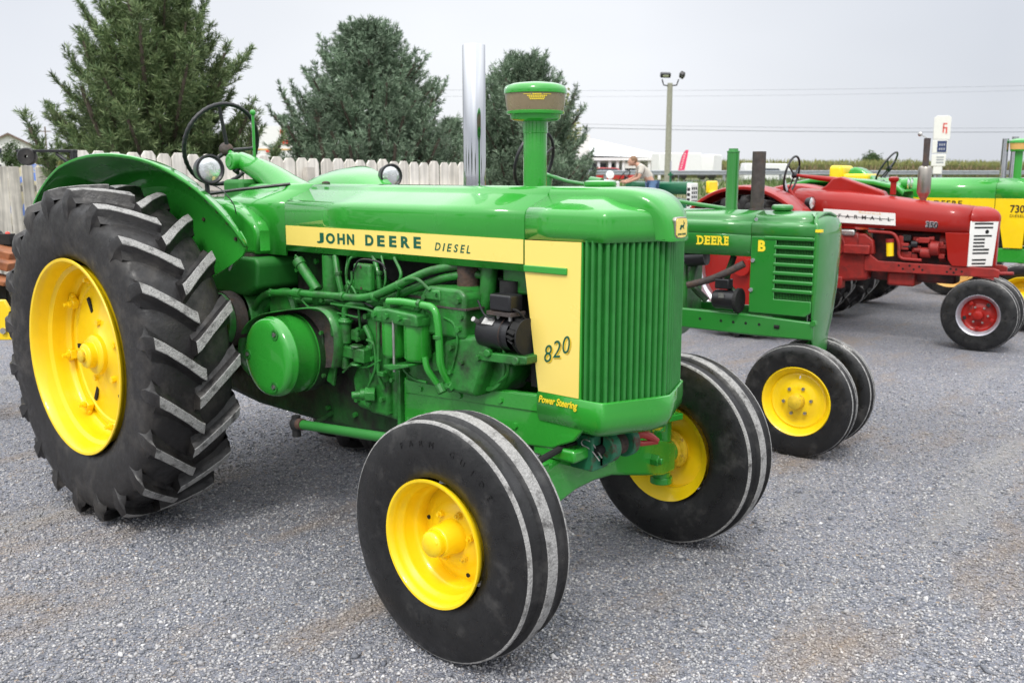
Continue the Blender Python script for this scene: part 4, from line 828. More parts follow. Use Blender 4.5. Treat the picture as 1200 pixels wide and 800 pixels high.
# injection pump and case bits left of the filters
MB().b2(1.30, 1.43, -.30, -.18, .62, 1.08).build('pump_body', GC, T1, bevel=.02, seg=3)
MB().box(U(447, 388, -.30), (.05, .02, .12)).build('pump_window', M['rust'], T1, bevel=.004)
MB().tube(rounded([U(444, 372, -.33), U(444, 395, -.33), U(443, 440, -.33), U(450, 456, -.31)], .03, 5), .008, 10).build('oil_line', GC, T1)
MB().tube(rounded([U(428, 382, -.31), U(436, 398, -.31), U(436, 445, -.30)], .03, 5), .013, 10).build('oil_line', GC, T1)
dv = MB(); dv.cyl(U(412, 463, -.38), U(440, 461, -.30), .016, 12); dv.cyl(U(422, 462, -.35), U(440, 461, -.30), .026, 14); dv.tube([U(428, 462, -.34), U(440, 462, -.31)], .034, 6); dv.cyl(U(432, 470, -.33), U(432, 474, -.33), .014, 8); dv.build('drain_valve', GC, T1, bevel=.003)
dv = MB(); dv.cyl(U(449, 437, -.32), U(453, 445, -.30), .018, 12); dv.box(U(447, 438, -.33), (.04, .02, .02)); dv.build('drain_cock', GC, T1, bevel=.003)
MB().prism([(1.18, .62), (1.46, .60), (1.46, .82), (1.40, .95), (1.28, .95), (1.15, .75)], -.27, -.19).build('case_side', GC, T1, bevel=.025, seg=3)
# cylinders and head
MB().b2(1.50, 1.80, -.27, .2, .78, 1.165).build('cylinder_block', GC, T1, bevel=.03, seg=3)
hd = MB(); hd.prism([(1.685, 1.02), (1.69, 1.19), (1.72, 1.215), (1.90, 1.215), (1.93, 1.19), (1.93, 1.02)], -.335, .2); hdo = hd.build('cylinder_head', GC, T1, bevel=.014, seg=3)
MB().prism([(1.675, 1.135), (1.94, 1.135), (1.94, 1.142), (1.675, 1.142)], -.338, .2).build('head_gasket', M['rust_dark'], hdo)
MB().prism([(1.70, 1.16), (1.73, 1.20), (1.80, 1.205), (1.80, 1.16)], -.345, -.33).build('rocker_cover', GC, hdo, bevel=.01)
wp = MB(); wp.prism([(1.80, .80), (1.80, 1.0), (1.88, 1.03), (2.02, 1.05), (2.05, .99), (1.98, .80)], -.33, -.1); wp.build('water_manifold', GC, T1, bevel=.02, seg=3)
el = MB(); el.cyl((1.845, -.345, .815), (1.845, -.31, .84), .018, 6); el.tube([(1.80, -.35, .83), (1.82, -.35, .80)], .02, 10); el.build('plug', GC, T1)
e0, e1 = U(548, 312, -.215), U(550, 360, -.215); ex_ = (e0.x + e1.x) / 2
MB().lathe([(.044, e1.z - .002), (.047, e1.z + .02), (.045, e1.z + .08), (.046, e0.z), (.046, e0.z + .06)], (ex_, -.215, 0), (0, 0, 1), 24).build('exhaust_elbow', M['rust'], T1)
MB().lathe([(.048, e1.z - .09), (.050, e1.z - .03), (.047, e1.z)], (ex_, -.215, 0), (0, 0, 1), 24).build('exhaust_port', GC, T1)
pt_ = MB(); pt_.prism([(ex_ - .06, e1.z - .22), (ex_ - .055, e1.z - .06), (ex_ + .055, e1.z - .06), (ex_ + .10, e1.z - .10), (ex_ + .10, e1.z - .22)], -.29, -.15); pt_.build('exhaust_casting', GC, T1, bevel=.015, seg=3)
MB().tube(rounded([U(574, 306, -.21), U(572, 345, -.21), U(562, 372, -.21)], .08, 6), .034, 16).build('water_pipe', GC, T1)
MB().b2(2.02, 2.17, -.22, .2, 1.20, 1.30).build('cross_member', GC, T1, bevel=.01)
MB().b2(1.95, 2.17, -.15, .15, .85, 1.30).build('fan_shroud', M['black_matte'], T1)
MB().cyl((2.06, -.22, 1.25), (2.06, -.22, 1.12), .04, 14).build('radiator_hose', M['black_matte'], T1)
# two curved delivery pipes down in front of the cylinders
MB().tube(rounded([U(455, 353, -.37), U(470, 353, -.37), U(510, 360, -.37), U(514, 385, -.37), U(516, 430, -.36), U(527, 450, -.32)], .07, 8), .0155, 14).build('delivery_pipe', M['green'], T1)
MB().tube(rounded([U(498, 418, -.36), U(500, 432, -.36), U(512, 449, -.33)], .05, 6), .0135, 14).build('delivery_pipe', M['green'], T1)
# generator with regulator and fan
ga, gb = U(566, 387.5, -.29), U(605, 392, -.29); gd = Vector((1, 0, 0)); gl = gb.x - ga.x
gc = Vector((ga.x, -.29, (ga.z + gb.z) / 2))
ge = MB().lathe([(.001, 0), (.045, .002), (.060, .012), (.064, .02), (.064, gl * .78), (.060, gl * .80), (.060, gl)], gc, gd, 32).build('generator', M['black'], T1, sharp=40)
MB().lathe([(.066, gl * .80), (.066, gl * .815)], gc, gd, 28).build('generator_band', M['rust'], ge)
fn = MB()
for k in range(14):
    a = 2 * PI * k / 14; fn.box(gc + Vector((gl + .02, .05 * math.cos(a), .05 * math.sin(a))), (.03, .006, .032), Matrix.Rotation(PI / 2 - a, 3, 'X') @ Matrix.Rotation(.4, 3, 'Z'))
fn.lathe([(.001, gl), (.03, gl + .002), (.035, gl + .05), (.068, gl + .05), (.068, gl + .056), (.001, gl + .058)], gc, gd, 28); fn.build('generator_fan', M['black_matte'], ge)
MB().box(gc + Vector((gl * .42, -.045, .047)), (.055, .003, .03), Matrix.Rotation(-.8, 3, 'X')).build('maker_plate', M['steel'], ge)
MB().cyl(gc + Vector((.02, -.05, .04)), gc + Vector((.02, -.075, .055)), .010, 8).build('terminal', M['steel'], ge)
rc_ = U(593, 354, -.30); rg = MB(); rg.box(rc_, (.105, .075, .062)); rgo = rg.build('regulator', M['black'], ge, bevel=.008, seg=3)
MB().box(rc_ + Vector((0, 0, -.040)), (.12, .085, .014)).build('regulator_base', M['rust_dark'], rgo)
for dx in (-.03, .03): MB().cyl(rc_ + Vector((dx, -.01, -.045)), rc_ + Vector((dx, -.01, -.085)), .008, 8).build('regulator_stud', M['steel'], rgo)
MB().tube(cat_path([rc_ + Vector((.05, -.02, -.02)), rc_ + Vector((.075, -.01, -.03)), rc_ + Vector((.08, .03, -.08)), rc_ + Vector((.07, .06, -.16))], 6), .005, 8).build('wire', M['black_matte'], rgo)
# generator carrier and the pan under it
cr_ = MB(); cr_.prism([(2.00, .985), (2.24, .995), (2.24, .965), (2.16, .955), (2.0, .95)], -.335, -.22); cr_.cyl((2.05, -.345, .985), (2.05, -.32, .985), .018, 6); cr_.cyl((2.19, -.345, .975), (2.19, -.25, .965), .018, 12); cr_.build('generator_bracket', GC, T1, bevel=.005)
pn_ = MB(); pn_.prism([(1.92, .82), (1.91, .92), (1.94, 1.00), (2.02, 1.0), (2.08, .955), (2.11, .93), (2.10, .88), (2.05, .82), (1.98, .80)], -.27, -.1); pn_.build('engine_pan', GC, T1, bevel=.035, seg=4)
rm = MB(); rm.lathe([(.088, -.27), (.093, -.285), (.104, -.285), (.110, -.27), (.110, -.20)], (1.985, 0, .925), n=36); rm.build('pan_rim', GC, T1)
# drag link low down
a, b = U(352, 497, -.46), U(455, 513, -.46); dl = MB(); dl.tube([a, b, b + (b - a) * .7], .021, 16); dlo = dl.build('drag_link', M['green_under'], T1)
jt = MB(); jt.ball(a + Vector((-.03, 0, -.005)), .035, (1, .8, 1)); jt.cyl(a + Vector((-.03, 0, .035)), a + Vector((-.03, 0, -.06)), .02, 10); jt.build('ball_joint', M['black_matte'], dlo)
MB().tube([a + Vector((-.01, 0, 0)), a + Vector((.02, 0, .003))], .026, 12).build('clamp_collar', M['rust'], dlo)
MB().tube([U(370, 496, -.3), U(398, 478, -.15), U(396, 470, -.15)], .014, 8).build('pitman_arm', GD, T1)
MB().cyl(U(395, 470, -.15), U(395, 494, -.15), .02, 10).build('steering_shaft', GD, T1)

# studs, nuts and caps over the castings
for x, y, z in ((1.715, -.338, 1.06), (1.90, -.338, 1.06), (1.90, -.338, 1.17), (1.715, -.338, 1.17), (1.86, -.34, .985), (2.0, -.335, .96), (1.84, -.34, .83), (1.53, -.275, 1.13), (1.62, -.275, 1.13), (1.53, -.275, .84), (1.77, -.275, .84), (1.20, -.275, .66), (1.33, -.275, .64), (1.42, -.275, .64), (1.42, -.275, .80), (1.26, -.275, .90), (1.32, -.31, 1.05), (1.41, -.31, 1.05), (1.32, -.31, .70), (1.41, -.31, .70), (.70, -.205, 1.20), (.85, -.205, 1.25), (1.10, -.165, 1.12), (1.20, -.165, 1.18), (.60, -.205, .62), (.90, -.205, .56), (1.10, -.205, .56)):
    MB().hexbolt((x, y, z), (0, -1, 0), .0125, .012).build('bolt', GC, T1)
for pts, rr in (([(1.02, -.30, 1.12), (1.14, -.31, 1.10), (1.28, -.32, 1.115), (1.40, -.34, 1.10)], .005), ([(1.10, -.22, 1.30), (1.13, -.26, 1.20), (1.22, -.28, 1.13), (1.24, -.28, .98)], .006), ([(1.75, -.345, 1.20), (1.68, -.35, 1.24), (1.58, -.33, 1.22), (1.50, -.30, 1.14)], .007), ([(2.10, -.31, 1.02), (2.12, -.30, .92), (2.05, -.28, .86)], .006)):
    MB().tube(cat_path(pts, 6), rr, 8).build('oil_line', GC if rr > .0055 else M['black'], T1)
MB().prism([(1.09, 1.10), (1.09, 1.16), (1.14, 1.19), (1.26, 1.19), (1.30, 1.14), (1.30, 1.08)], -.25, -.12).build('pump_cover', GC, T1, bevel=.012, seg=3)
for x in (1.12, 1.19, 1.26): MB().cyl((x, -.252, 1.14), (x, -.262, 1.14), .010, 6).build('bolt', GC, T1)
MB().prism([(1.5, 1.150), (1.69, 1.150), (1.69, 1.156), (1.5, 1.156)], -.273, -.10).build('head_gasket', M['rust_dark'], T1)
MB().lathe([(.001, -.30), (.035, -.298), (.042, -.285), (.042, -.25)], (1.60, 0, .95), n=24).build('core_plug', GC, T1)
MB().lathe([(.001, -.30), (.035, -.298), (.042, -.285), (.042, -.25)], (1.72, 0, .90), n=24).build('core_plug', GC, T1)

# clamps, unions and small lines that crowd the engine bay
for px, py, y, r_, ln, dx, dz in ((402, 347.5, -.338, .021, .02, 1, -.05), (440, 348, -.335, .022, .018, 1, .2), (318, 343, -.337, .021, .016, 1, 0), (468, 334, -.33, .021, .018, 1, .3), (492, 356, -.372, .020, .016, 1, 0), (513, 395, -.37, .020, .016, 0, 1), (396, 320, -.28, .019, .016, 0, 1), (444, 320, -.28, .016, .016, 0, 1)):
    c = U(px, py, y); d = Vector((dx, 0, dz)).normalized(); MB().tube([c - d * ln / 2, c + d * ln / 2], r_, 6 if ln < .017 else 14).build('pipe_union', GC, T1, bevel=.002)
for pts, rr, m_ in (([(352, 350), (366, 362), (392, 366), (420, 372)], .0045, GC), ([(402, 436), (412, 428), (430, 430), (446, 422)], .005, GC), ([(430, 398), (438, 404), (440, 430), (432, 452)], .006, GC), ([(470, 425), (476, 436), (486, 444), (500, 448)], .006, GC), ([(520, 372), (532, 380), (536, 402), (530, 432)], .005, GC), ([(414, 318), (420, 306), (430, 304), (446, 308), (452, 316)], .004, M['black']), ([(560, 352), (566, 366), (572, 372), (580, 372)], .004, M['black']), ([(404, 348), (408, 338), (412, 330), (412, 318)], .005, GC)):
    MB().tube(cat_path([U(a, b, -.335) for a, b in pts], 6), rr, 8).build('oil_line', m_, T1)
for px, py, sx_, sz_, m_ in ((394, 386, .03, .06, GC), (381, 402, .03, .10, GD), (420, 392, .05, .05, GC), (436, 412, .03, .06, GC), (441, 430, .04, .05, GD), (530, 345, .05, .05, GC), (508, 352, .05, .03, GC), (458, 357, .05, .03, GC), (538, 420, .03, .08, GC), (545, 398, .04, .06, GC)):
    MB().box(U(px, py, -.30), (sx_, .05, sz_)).build('casting_boss', m_, T1, bevel=.007)
for px, py in ((536, 352), (514, 346), (541, 372), (541, 425), (528, 436), (497, 366), (420, 386), (420, 398), (437, 405), (437, 420), (394, 380), (377, 390), (468, 430), (460, 445), (380, 440), (366, 340), (378, 352)):
    MB().hexbolt(U(px, py, -.335), (0, -1, 0), .010, .010).build('bolt', GC, T1)
# ================================================================== the other tractors in the row
def disc_wheel(parent, Rt, rim, wd, rimmat, discmat, name='front_wheel', style=2, dish=.0, hubr=.045, ring=None):
    hw = wd / 2; w_ = MB(); y0 = -hw * .86
    w_.lathe([(rim - .010, y0 + .025), (rim - .003, y0 + .008), (rim, y0), (rim - .004, y0 - .005), (rim - .014, y0 + .002), (rim - .02, y0 + .02), (rim - .034, y0 + .03), (rim - .040, y0 + .05), (rim - .045, y0 + .09), (rim - .02, hw * .7), (rim, hw * .86)], n=56)
    o = w_.build(name, rimmat, parent, sharp=40)
    MB().lathe([(rim - .038, y0 + .045), (rim - .05, y0 + .040 - dish), (rim - .075, y0 + .052 - dish), (rim * .52, y0 + .048 - dish), (rim * .42, y0 + .036 - dish), (rim * .34, y0 + .034 - dish), (hubr, y0 + .03 - dish)], n=48).build('wheel_disc', discmat, o, sharp=40)
    MB().lathe([(hubr + .003, y0 + .04 - dish), (hubr, y0 + .0 - dish), (hubr * .9, y0 - .02 - dish), (hubr * .6, y0 - .026 - dish), (.001, y0 - .028 - dish)], n=24).build('hub', M['yellow_worn'] if discmat == M['yellow'] else discmat, o)
    for k in range(6):
        a = 2 * PI * k / 6 + .3; MB().hexbolt((math.cos(a) * rim * .40, y0 + .034 - dish, math.sin(a) * rim * .40), (0, -1, 0), .010, .014).build('bolt', M['steel'], o)
    tm, mt = rib_tyre(Rt, rim - .004, wd, style=style, seg=64); tm.build('tyre', mt, o, sharp=28)
    return o
def big_wheel(parent, Rt, rim, wd, rimmat, discmat, n=22, name='rear_wheel'):
    w_ = MB(); Y = -wd / 2 * .95
    w_.lathe([(rim - .02, Y + .02), (rim, Y + .004), (rim - .003, Y), (rim - .02, Y + .01), (rim - .03, Y + .06), (rim - .055, Y + .08), (rim - .06, Y + .2), (rim - .02, -Y - .02), (rim, -Y)], n=64)
    o = w_.build(name, rimmat, parent, sharp=40)
    MB().lathe([(rim - .055, Y + .15), (rim - .10, Y + .14), (.20, Y + .10), (.10, Y + .09), (.09, Y + .02), (.001, Y + .02)], n=48).build('wheel_disc', discmat, o, sharp=40)
    tm, mt = lug_tyre(Rt, rim - .008, wd, n, 64); tm.build('tyre', mt, o, sharp=38); return o
def put(o, loc, flip=False, ry=0):
    o.location = loc; o.rotation_euler = (0, R(ry), 0)
    if flip: o.scale = (1, -1, 1)
    return o
def steer_wheel(parent, c, nrm, Rw, m=None, spokes=(90, 210, 330)):
    m = m or M['black']; c = Vector(c); n_ = Vector(nrm).normalized(); su = Vector((0, 1, 0)); sv = n_.cross(su).normalized(); secs = []
    for i in range(64):
        an = 2 * PI * i / 64; d = su * math.cos(an) + sv * math.sin(an); secs.append([c + d * (Rw + .012 * math.cos(2 * PI * k / 8)) + n_ * .012 * math.sin(2 * PI * k / 8) for k in range(8)])
    o = MB().rings(secs + [secs[0]], True, False, False).build('steering_wheel', m, parent)
    for a in spokes:
        d = su * math.cos(R(a)) + sv * math.sin(R(a)); MB().tube([c - n_ * .03, c + d * Rw], .008, 8).build('spoke', m, o)
    MB().lathe([(.001, .0), (.03, -.01), (.035, -.03), (.02, -.06)], c, n_, 16).build('wheel_hub', m, o); return o
def mirror_sec(x, h): return [Vector((x, -y, z)) for y, z in h] + [Vector((x, y, z)) for y, z in h[::-1] if y > 1e-4]

# ---------------- second tractor: narrow front, louvred side, pair of front wheels
G_ = G; G = M['green_deep']
OB, AB = (.0956, 2.320), 4.3
UB = lambda px, py, y: U(px, py, y, OB, AB)
T2 = empty('tractor', (OB[0], OB[1], 0), AB, 'small green tractor with louvred sides and a close pair of front wheels', 'tractor', 'old tractors parked in a row')
pb_ = [(.200, 1.165), (.200, 1.288), (.196, 1.292), (.199, 1.296), (.204, 1.305), (.204, 1.348), (.200, 1.360), (.190, 1.367), (.166, 1.372), (.162, 1.376), (.160, 1.392), (.152, 1.404), (.136, 1.412), (.05, 1.430), (0, 1.432)]
skin([mirror_sec(x, pb_) for x in (.15, .8, 1.4, 1.672)], 'hood', G, T2)
# nose: side panels and radiator shell
pn2 = [(.200, .835), (.200, 1.288), (.196, 1.292), (.199, 1.296), (.204, 1.305), (.204, 1.348), (.200, 1.360), (.190, 1.367), (.166, 1.372), (.162, 1.376), (.160, 1.392), (.152, 1.404), (.136, 1.412), (.05, 1.430), (0, 1.432)]
skin([mirror_sec(x, pn2[1:]) for x in (1.676, 1.9, 2.052)], 'nose_hood', G, T2)
for sy in (-1, 1):
    y0, y1 = sorted((sy * .192, sy * .203))
    poly = [(1.676, .835), (2.02, .835), (2.052, .86), (2.052, .925), (1.83, .925), (1.83, 1.286), (1.676, 1.286)]
    sp_ = MB().prism(poly, y0, y1).build('side_panel', G, T2, bevel=.004)
    y0, y1 = sorted((sy * .186, sy * .207)); y2, y3 = sorted((sy * .150, sy * .180))
    MB().b2(1.82, 2.06, y2, y3, .92, 1.29).build('louvre_back', M['black_matte'], sp_)
    vb_ = MB()
    for k in range(24): vb_.b2(1.832 + k * .0092, 1.836 + k * .0092, *sorted((sy * .178, sy * .186)), .925, 1.287)
    vb_.build('screen', M['green_under'], sp_)
    for k in range(7):
        z = .962 + k * .0505; x0 = 1.755 if k == 6 else 1.815
        MB().b2(x0, 2.056, y0, y1, z + .003, z + .027).build('slat', G, sp_, bevel=.007)
    for x, z in ((1.692, 1.145), (1.688, .97)): MB().cyl((x, sy * .20, z), (x, sy * .212, z), .012, 12).build('knob', M['silver'], sp_)
    y0, y1 = sorted((sy * .168, sy * .196))
    xe = 2.07 if sy < 0 else 1.9
    rl = MB().prism([(.55, .705), (.55, .825), (1.70, .822), (xe, .806), (xe, .70), (1.72, .694)], y0, y1).build('frame_rail', G, T2, bevel=.01)
    for x in (1.36, 1.50, 1.58, 1.66, 1.745): MB().cyl((x, sy * .19, .765), (x, sy * .1968, .765), .009, 12).build('hole', M['hole'], rl)
    MB().tube([(1.84, sy * .1965, .762), (1.87, sy * .1965, .762)], .011, 12).build('hole', M['hole'], rl)
# front shell column, narrowing down to the pedestal
fs = []
for z, x0, x1, hw_ in ((.50, 1.93, 2.045, .085), (.62, 1.95, 2.062, .105), (.70, 2.045, 2.075, .15), (.80, 2.052, 2.086, .175), (1.0, 2.056, 2.100, .192), (1.2, 2.056, 2.104, .198), (1.30, 2.056, 2.104, .200), (1.352, 2.05, 2.10, .198), (1.385, 2.04, 2.088, .185), (1.41, 2.03, 2.065, .155), (1.428, 2.02, 2.035, .10)):
    x0 = min(x0, 2.05); x1 = x1 - .026 if z > .65 else x1
    fs.append([Vector((x, y, z)) for x, y in ((x0, -hw_), (x1 - .014, -hw_), (x1 - .005, -hw_ + .004), (x1 - .001, -hw_ + .014), (x1 + .006, -hw_ * .4), (x1 + .008, 0), (x1 + .006, hw_ * .4), (x1 - .001, hw_ - .014), (x1 - .005, hw_ - .004), (x1 - .014, hw_), (x0, hw_))])
MB().rings(fs).build('radiator_shell', G, T2, sharp=45)
MB().b2(2.045, 2.0508, -.206, .206, 1.285, 1.291).build('shell_seam', M['green_dark'], T2)
MB().cyl((2.07, -.17, .80), (2.07, -.205, .80), .018, 6).build('shell_bolt', GC, T2)
MB().b2(1.72, 2.03, -.14, .14, .88, 1.33).build('radiator', M['black_matte'], T2)
pd = MB(); pd.cyl((2.0, 0, .30), (2.0, 0, .62), .075, 20); pd.cyl((2.0, -.12, .335), (2.0, .12, .335), .04, 16); pd.build('pedestal', G, T2)
MB().b2(2.055, 2.088, -.2025, -.165, 1.322, 1.338).build('nose_mark', M['yellow_text'], T2)
eng = MB(); eng.prism([(-.2, .60), (1.10, .60), (1.22, .72), (1.22, 1.10), (.6, 1.15), (-.2, 1.0)], -.12, .12); eng.build('engine_block', GC, T2, bevel=.02)
a, b = UB(838, 348, -.2), UB(862, 350, -.2)
g2 = MB().lathe([(.001, -.06), (.05, -.058), (.058, -.045), (.058, .08), (.001, .082)], (a.x + .05, -.19, a.z - .01), (1, 0, 0), 24).build('generator', M['black'], T2)
MB().lathe([(.001, .085), (.075, .088), (.075, .11), (.001, .112)], (a.x + .05, -.19, a.z - .01), (1, 0, 0), 20).build('generator_fan', M['black_matte'], g2)
MB().box((a.x + .05, -.19, a.z + .085), (.09, .07, .06)).build('regulator', M['black'], g2, bevel=.006)
MB().box((a.x + .06, -.246, a.z + .02), (.035, .004, .03)).build('maker_plate', M['steel'], g2)
MB().tube(cat_path([UB(806, 334, -.2), UB(830, 328, -.2), UB(850, 320, -.2), UB(872, 309, -.18)], 6), .022, 12).build('exhaust_elbow', M['rust_dark'], T2)
MB().cyl(UB(806, 303, -.15), UB(828, 301, -.15), .05, 16).build('magneto', M['black'], T2)
for px, w_ in ((818, .022), (860, .02)): MB().tube(cat_path([UB(px, 300, -.13), UB(px - 8, 330, -.13), UB(px + 10, 352, -.12)], 5), w_, 10).build('pipe', M['green_dark'], T2)
MB().lathe([(.040, 1.40), (.040, 1.435), (.037, 1.45), (.037, 1.775), (.040, 1.777), (.039, 1.785), (.030, 1.787), (.028, 1.800), (.001, 1.801)], (1.45, 0, 0), (0, 0, 1), 28).build('air_intake', G, T2)
MB().lathe([(.048, 1.41), (.048, 1.436), (.040, 1.438), (.040, 1.78), (.036, 1.78), (.036, 1.6), (.001, 1.6)], (1.617, 0, 0), (0, 0, 1), 28).build('exhaust_stack', M['rust_dark'], T2)
MB().lathe([(.045, 1.43), (.060, 1.437), (.064, 1.45), (.060, 1.462), (.05, 1.467), (.001, 1.469)], (1.777, 0, 0), (0, 0, 1), 28).build('fuel_cap', G, T2)
MB().cyl((1.70, -.195, 1.385), (1.70, -.205, 1.385), .010, 10).build('knob', M['silver'], T2)
rod = MB(); rod.tube([(.0, 0, 1.655), (.25, -.02, 1.595), (.62, -.02, 1.545), (1.05, -.02, 1.48), (1.43, -.02, 1.435)], .013, 10); rod.lathe([(.03, 0), (.03, .09)], UB(692, 212, -.02), (1, 0, -.12), 16, caps=True); rod.build('steering_shaft', G, T2)
steer_wheel(T2, (-.05, 0, 1.735), (-.95, 0, .28), .215)
MB().tube([(.0, 0, 1.2), (.05, 0, 1.63)], .05, 12).build('shaft_support', G, T2)
sf = MB()                                                          # slab serif lettering
for ch, (a, b) in zip('DEERE', ((816.4, 824.2), (825.2, 831.9), (833.0, 839.4), (840.2, 847.2), (847.9, 853.6))):
    p = UB(a, 287.4 - (853 - a) * -.0 + (a - 850) * .035, -.2012); q = UB(b, 287, -.2012); w_ = q.x - p.x; h_ = .054; x0_ = p.x; z0_ = p.z
    text(ch, .08, (x0_ + .004, -.2012, z0_), TX, TZ, M['yellow_text'], T2, off=.0030, ext=.001, fit=(w_ - .004, h_))
    for z_ in (z0_, z0_ + h_ - .007): sf.b2(x0_ - .003, x0_ + .016, -.2023, -.2005, z_, z_ + .007)
    if ch == 'E':
        for z_ in (z0_, z0_ + h_ - .017): sf.b2(x0_ + w_ - .008, x0_ + w_, -.2023, -.2005, z_, z_ + .017)
    if ch == 'R': sf.b2(x0_ + w_ - .014, x0_ + w_ + .003, -.2023, -.2005, z0_, z0_ + .007)
sf.build('lettering', M['yellow_text'], T2)
text('B', .085, (1.718, -.2042, 1.203), TX, TZ, M['yellow_text'], T2, off=.004, sx=.95, ext=.001)
wf = disc_wheel(T2, .335, .207, .135, M['yellow'], M['yellow']); put(wf, (2.0, -.165, .335), ry=10)
MB().tube([(0, -.075, .165), (.004, -.085, .150)], .004, 6).build('valve', M['steel'], wf)
put(copy_tree(wf, T2), (2.0, .165, .335), True, 40)
wr = big_wheel(T2, .70, .50, .28, M['yellow'], M['yellow'], 22); put(wr, (0, -.72, .70)); put(copy_tree(wr, T2), (0, .72, .70), True, 8)
MB().cyl((0, -.66, .70), (0, .66, .70), .09, 20).build('rear_axle', GC, T2)
MB().b2(-.55, -.15, -.2, .2, 1.05, 1.12).build('seat', M['black_matte'], T2, bevel=.02); MB().b2(-.4, -.2, -.08, .08, .7, 1.06).build('seat_post', G, T2)

G = G_
# ---------------- third tractor: red with a white grille
OF, AF = (-.2223, 6.6206), 4.9
UF = lambda px, py, y: U(px, py, y, OF, AF)
T3 = empty('tractor', (OF[0], OF[1], 0), AF, 'red tractor with a white slotted grille and a muffler on its hood', 'tractor', 'old tractors parked in a row')
RD, RC = M['red'], M['red_cast']
def sec3(x, zl, zt, hw_): return mirror_sec(x, [(hw_, zl), (hw_ + .004, zl + .08), (hw_, zt - .11), (hw_ - .018, zt - .062), (hw_ - .05, zt - .028), (hw_ - .10, zt - .008), (0, zt)])
h3 = skin([sec3(.28, 1.14, 1.495, .235), sec3(.8, 1.128, 1.480, .235), sec3(1.2, 1.115, 1.430, .235), sec3(1.5, 1.105, 1.392, .235), sec3(1.75, 1.098, 1.367, .233), sec3(1.97, 1.095, 1.345, .228)], 'hood', RD, T3)
ns_ = []
for d_, zt_ in ((0, 1.208), (0, 1.236), (.004, 1.257), (.012, 1.277), (.028, 1.298), (.05, 1.315), (.085, 1.331), (.125, 1.341)):
    h_ = [(1.972, -.232 + d_), (1.985, -.232 + d_), (2.06 - d_ * .5, -.165 + d_ * .8), (2.13 - d_ * .9, -.085 + d_ * .5), (2.175 - d_, -.040 + d_ * .25), (2.188 - d_, 0)]
    ns_.append([Vector((x, y, zt_)) for x, y in h_] + [Vector((x, -y, zt_)) for x, y in h_[-2::-1]])
mb = MB(); mb.rings(ns_, closed=False); b_ = len(mb.v); mb.v += [tuple(p) for p in ns_[-1]]; mb.f.append(tuple(range(b_, b_ + len(ns_[-1])))); mb.m.append(0); mb.build('nose', RD, T3, sharp=50)
for sy in (-1, 1):
    def ys(a, b): return sorted((sy * a, sy * b))
    y0, y1 = ys(.222, .236)
    MB().prism([(1.76, 1.10), (1.975, 1.10), (1.975, .79), (1.84, .79), (1.80, .85)], y0, y1).build('side_sheet', RD, T3, bevel=.004)
    # slotted grille half, running obliquely to the nose
    A_, B_ = Vector((1.978, sy * -.0 + sy * .238, 0)), Vector((2.178, sy * .035, 0)); ud = (B_ - A_).normalized(); nd = Vector((ud.y, -ud.x, 0)) * (1 if sy > 0 else -1); Lg = (B_ - A_).length
    if nd.x < 0: nd = -nd
    def gp_(u_, d_, z_): return A_ + ud * (u_ * Lg) + nd * d_ + Vector((0, 0, z_))
    def slab(u0, u1, z0, z1, d0, d1, m, nm, par, sk=0, bv=0):
        q = MB(); q.rings([[gp_(u0, d, z0), gp_(u1 - (.10 if sk else 0), d, z0), gp_(u1, d, z1), gp_(u0, d, z1)] for d in (d0, d1)]); return q.build(nm, m, par, bevel=bv)
    gr = slab(0, 1, .79, 1.214, -.016, 0, M['white_paint'], 'side_grille', T3, 1, .006)
    for z, u0, u1 in ((1.188, .14, .80), (1.152, .14, .80), (1.075, .14, .78), (1.043, .14, .62), (1.011, .14, .60), (.979, .14, .58), (.947, .14, .72), (.915, .14, .71), (.852, .14, .64), (.818, .14, .63)):
        slab(u0, u1, z - .008, z + .008, -.01, .0015, M['black_matte'], 'slot', gr)
    c_ = gp_(.60, 0, 1.113); MB().cyl(c_ - nd * .01, c_ + nd * .0018, .019, 20).build('hole', M['hole'], gr)
    slab(.54, .70, .958, 1.062, -.005, .004, M['white_paint'], 'grille_tab', gr)
    y0, y1 = ys(.185, .222)
    rl = MB().prism([(1.03, .695), (1.03, .84), (1.08, .86), (1.16, .80), (2.20, .785), (2.245, .77), (2.245, .70), (1.2, .695)], y0, y1).build('frame_rail', RC, T3, bevel=.006)
    y0, y1 = ys(.20, .2228)
    for x, z in ((1.36, .765), (1.40, .735), (1.46, .768), (1.50, .735), (1.55, .765), (1.58, .735), (1.83, .76), (1.80, .73), (1.88, .758), (1.86, .725), (1.93, .74)):
        MB().cyl((x, y0, z), (x, y1, z), .011, 10).build('hole', M['hole'], rl)
    y0, y1 = ys(.2375, .2405)
    dp_ = MB().prism([(.60, 1.168), (.60, 1.297), (1.30, 1.268), (1.308, 1.150)], y0, y1).build('hood_plate', M['silver'] if False else M['white_paint'], h3)
MB().prism([(1.93, -.20), (1.97, -.20), (2.12, -.02), (2.12, .02), (1.97, .20), (1.93, .20)], .80, 1.20, 'xy').build('radiator', M['black_matte'], T3)
MB().prism([(y, z) for y, z in ((-.036, .79), (-.036, 1.214), (.036, 1.214), (.036, .79))], 2.13, 2.18, 'yz').build('front_strip', M['red'], T3, bevel=.005)
up3 = (-.0, 0, 1); r3 = (1, 0, -.042)
for i, ch in enumerate('FARMALL'): text(ch, .052, (.765 + .080 * i, -.2412, 1.212 - .0034 * i), r3, up3, M['black'], T3, sx=1.15, ext=.001, off=.001, align='CENTER')
MB().tube([(.70, -.2415, 1.232), (1.29, -.2415, 1.207)], .003, 6).build('letter_line', M['black'], T3)
text('McCormick', .030, (.95, -.2412, 1.258), r3, up3, M['cream'], T3, sx=1.2, space=1.3, ext=.0008)
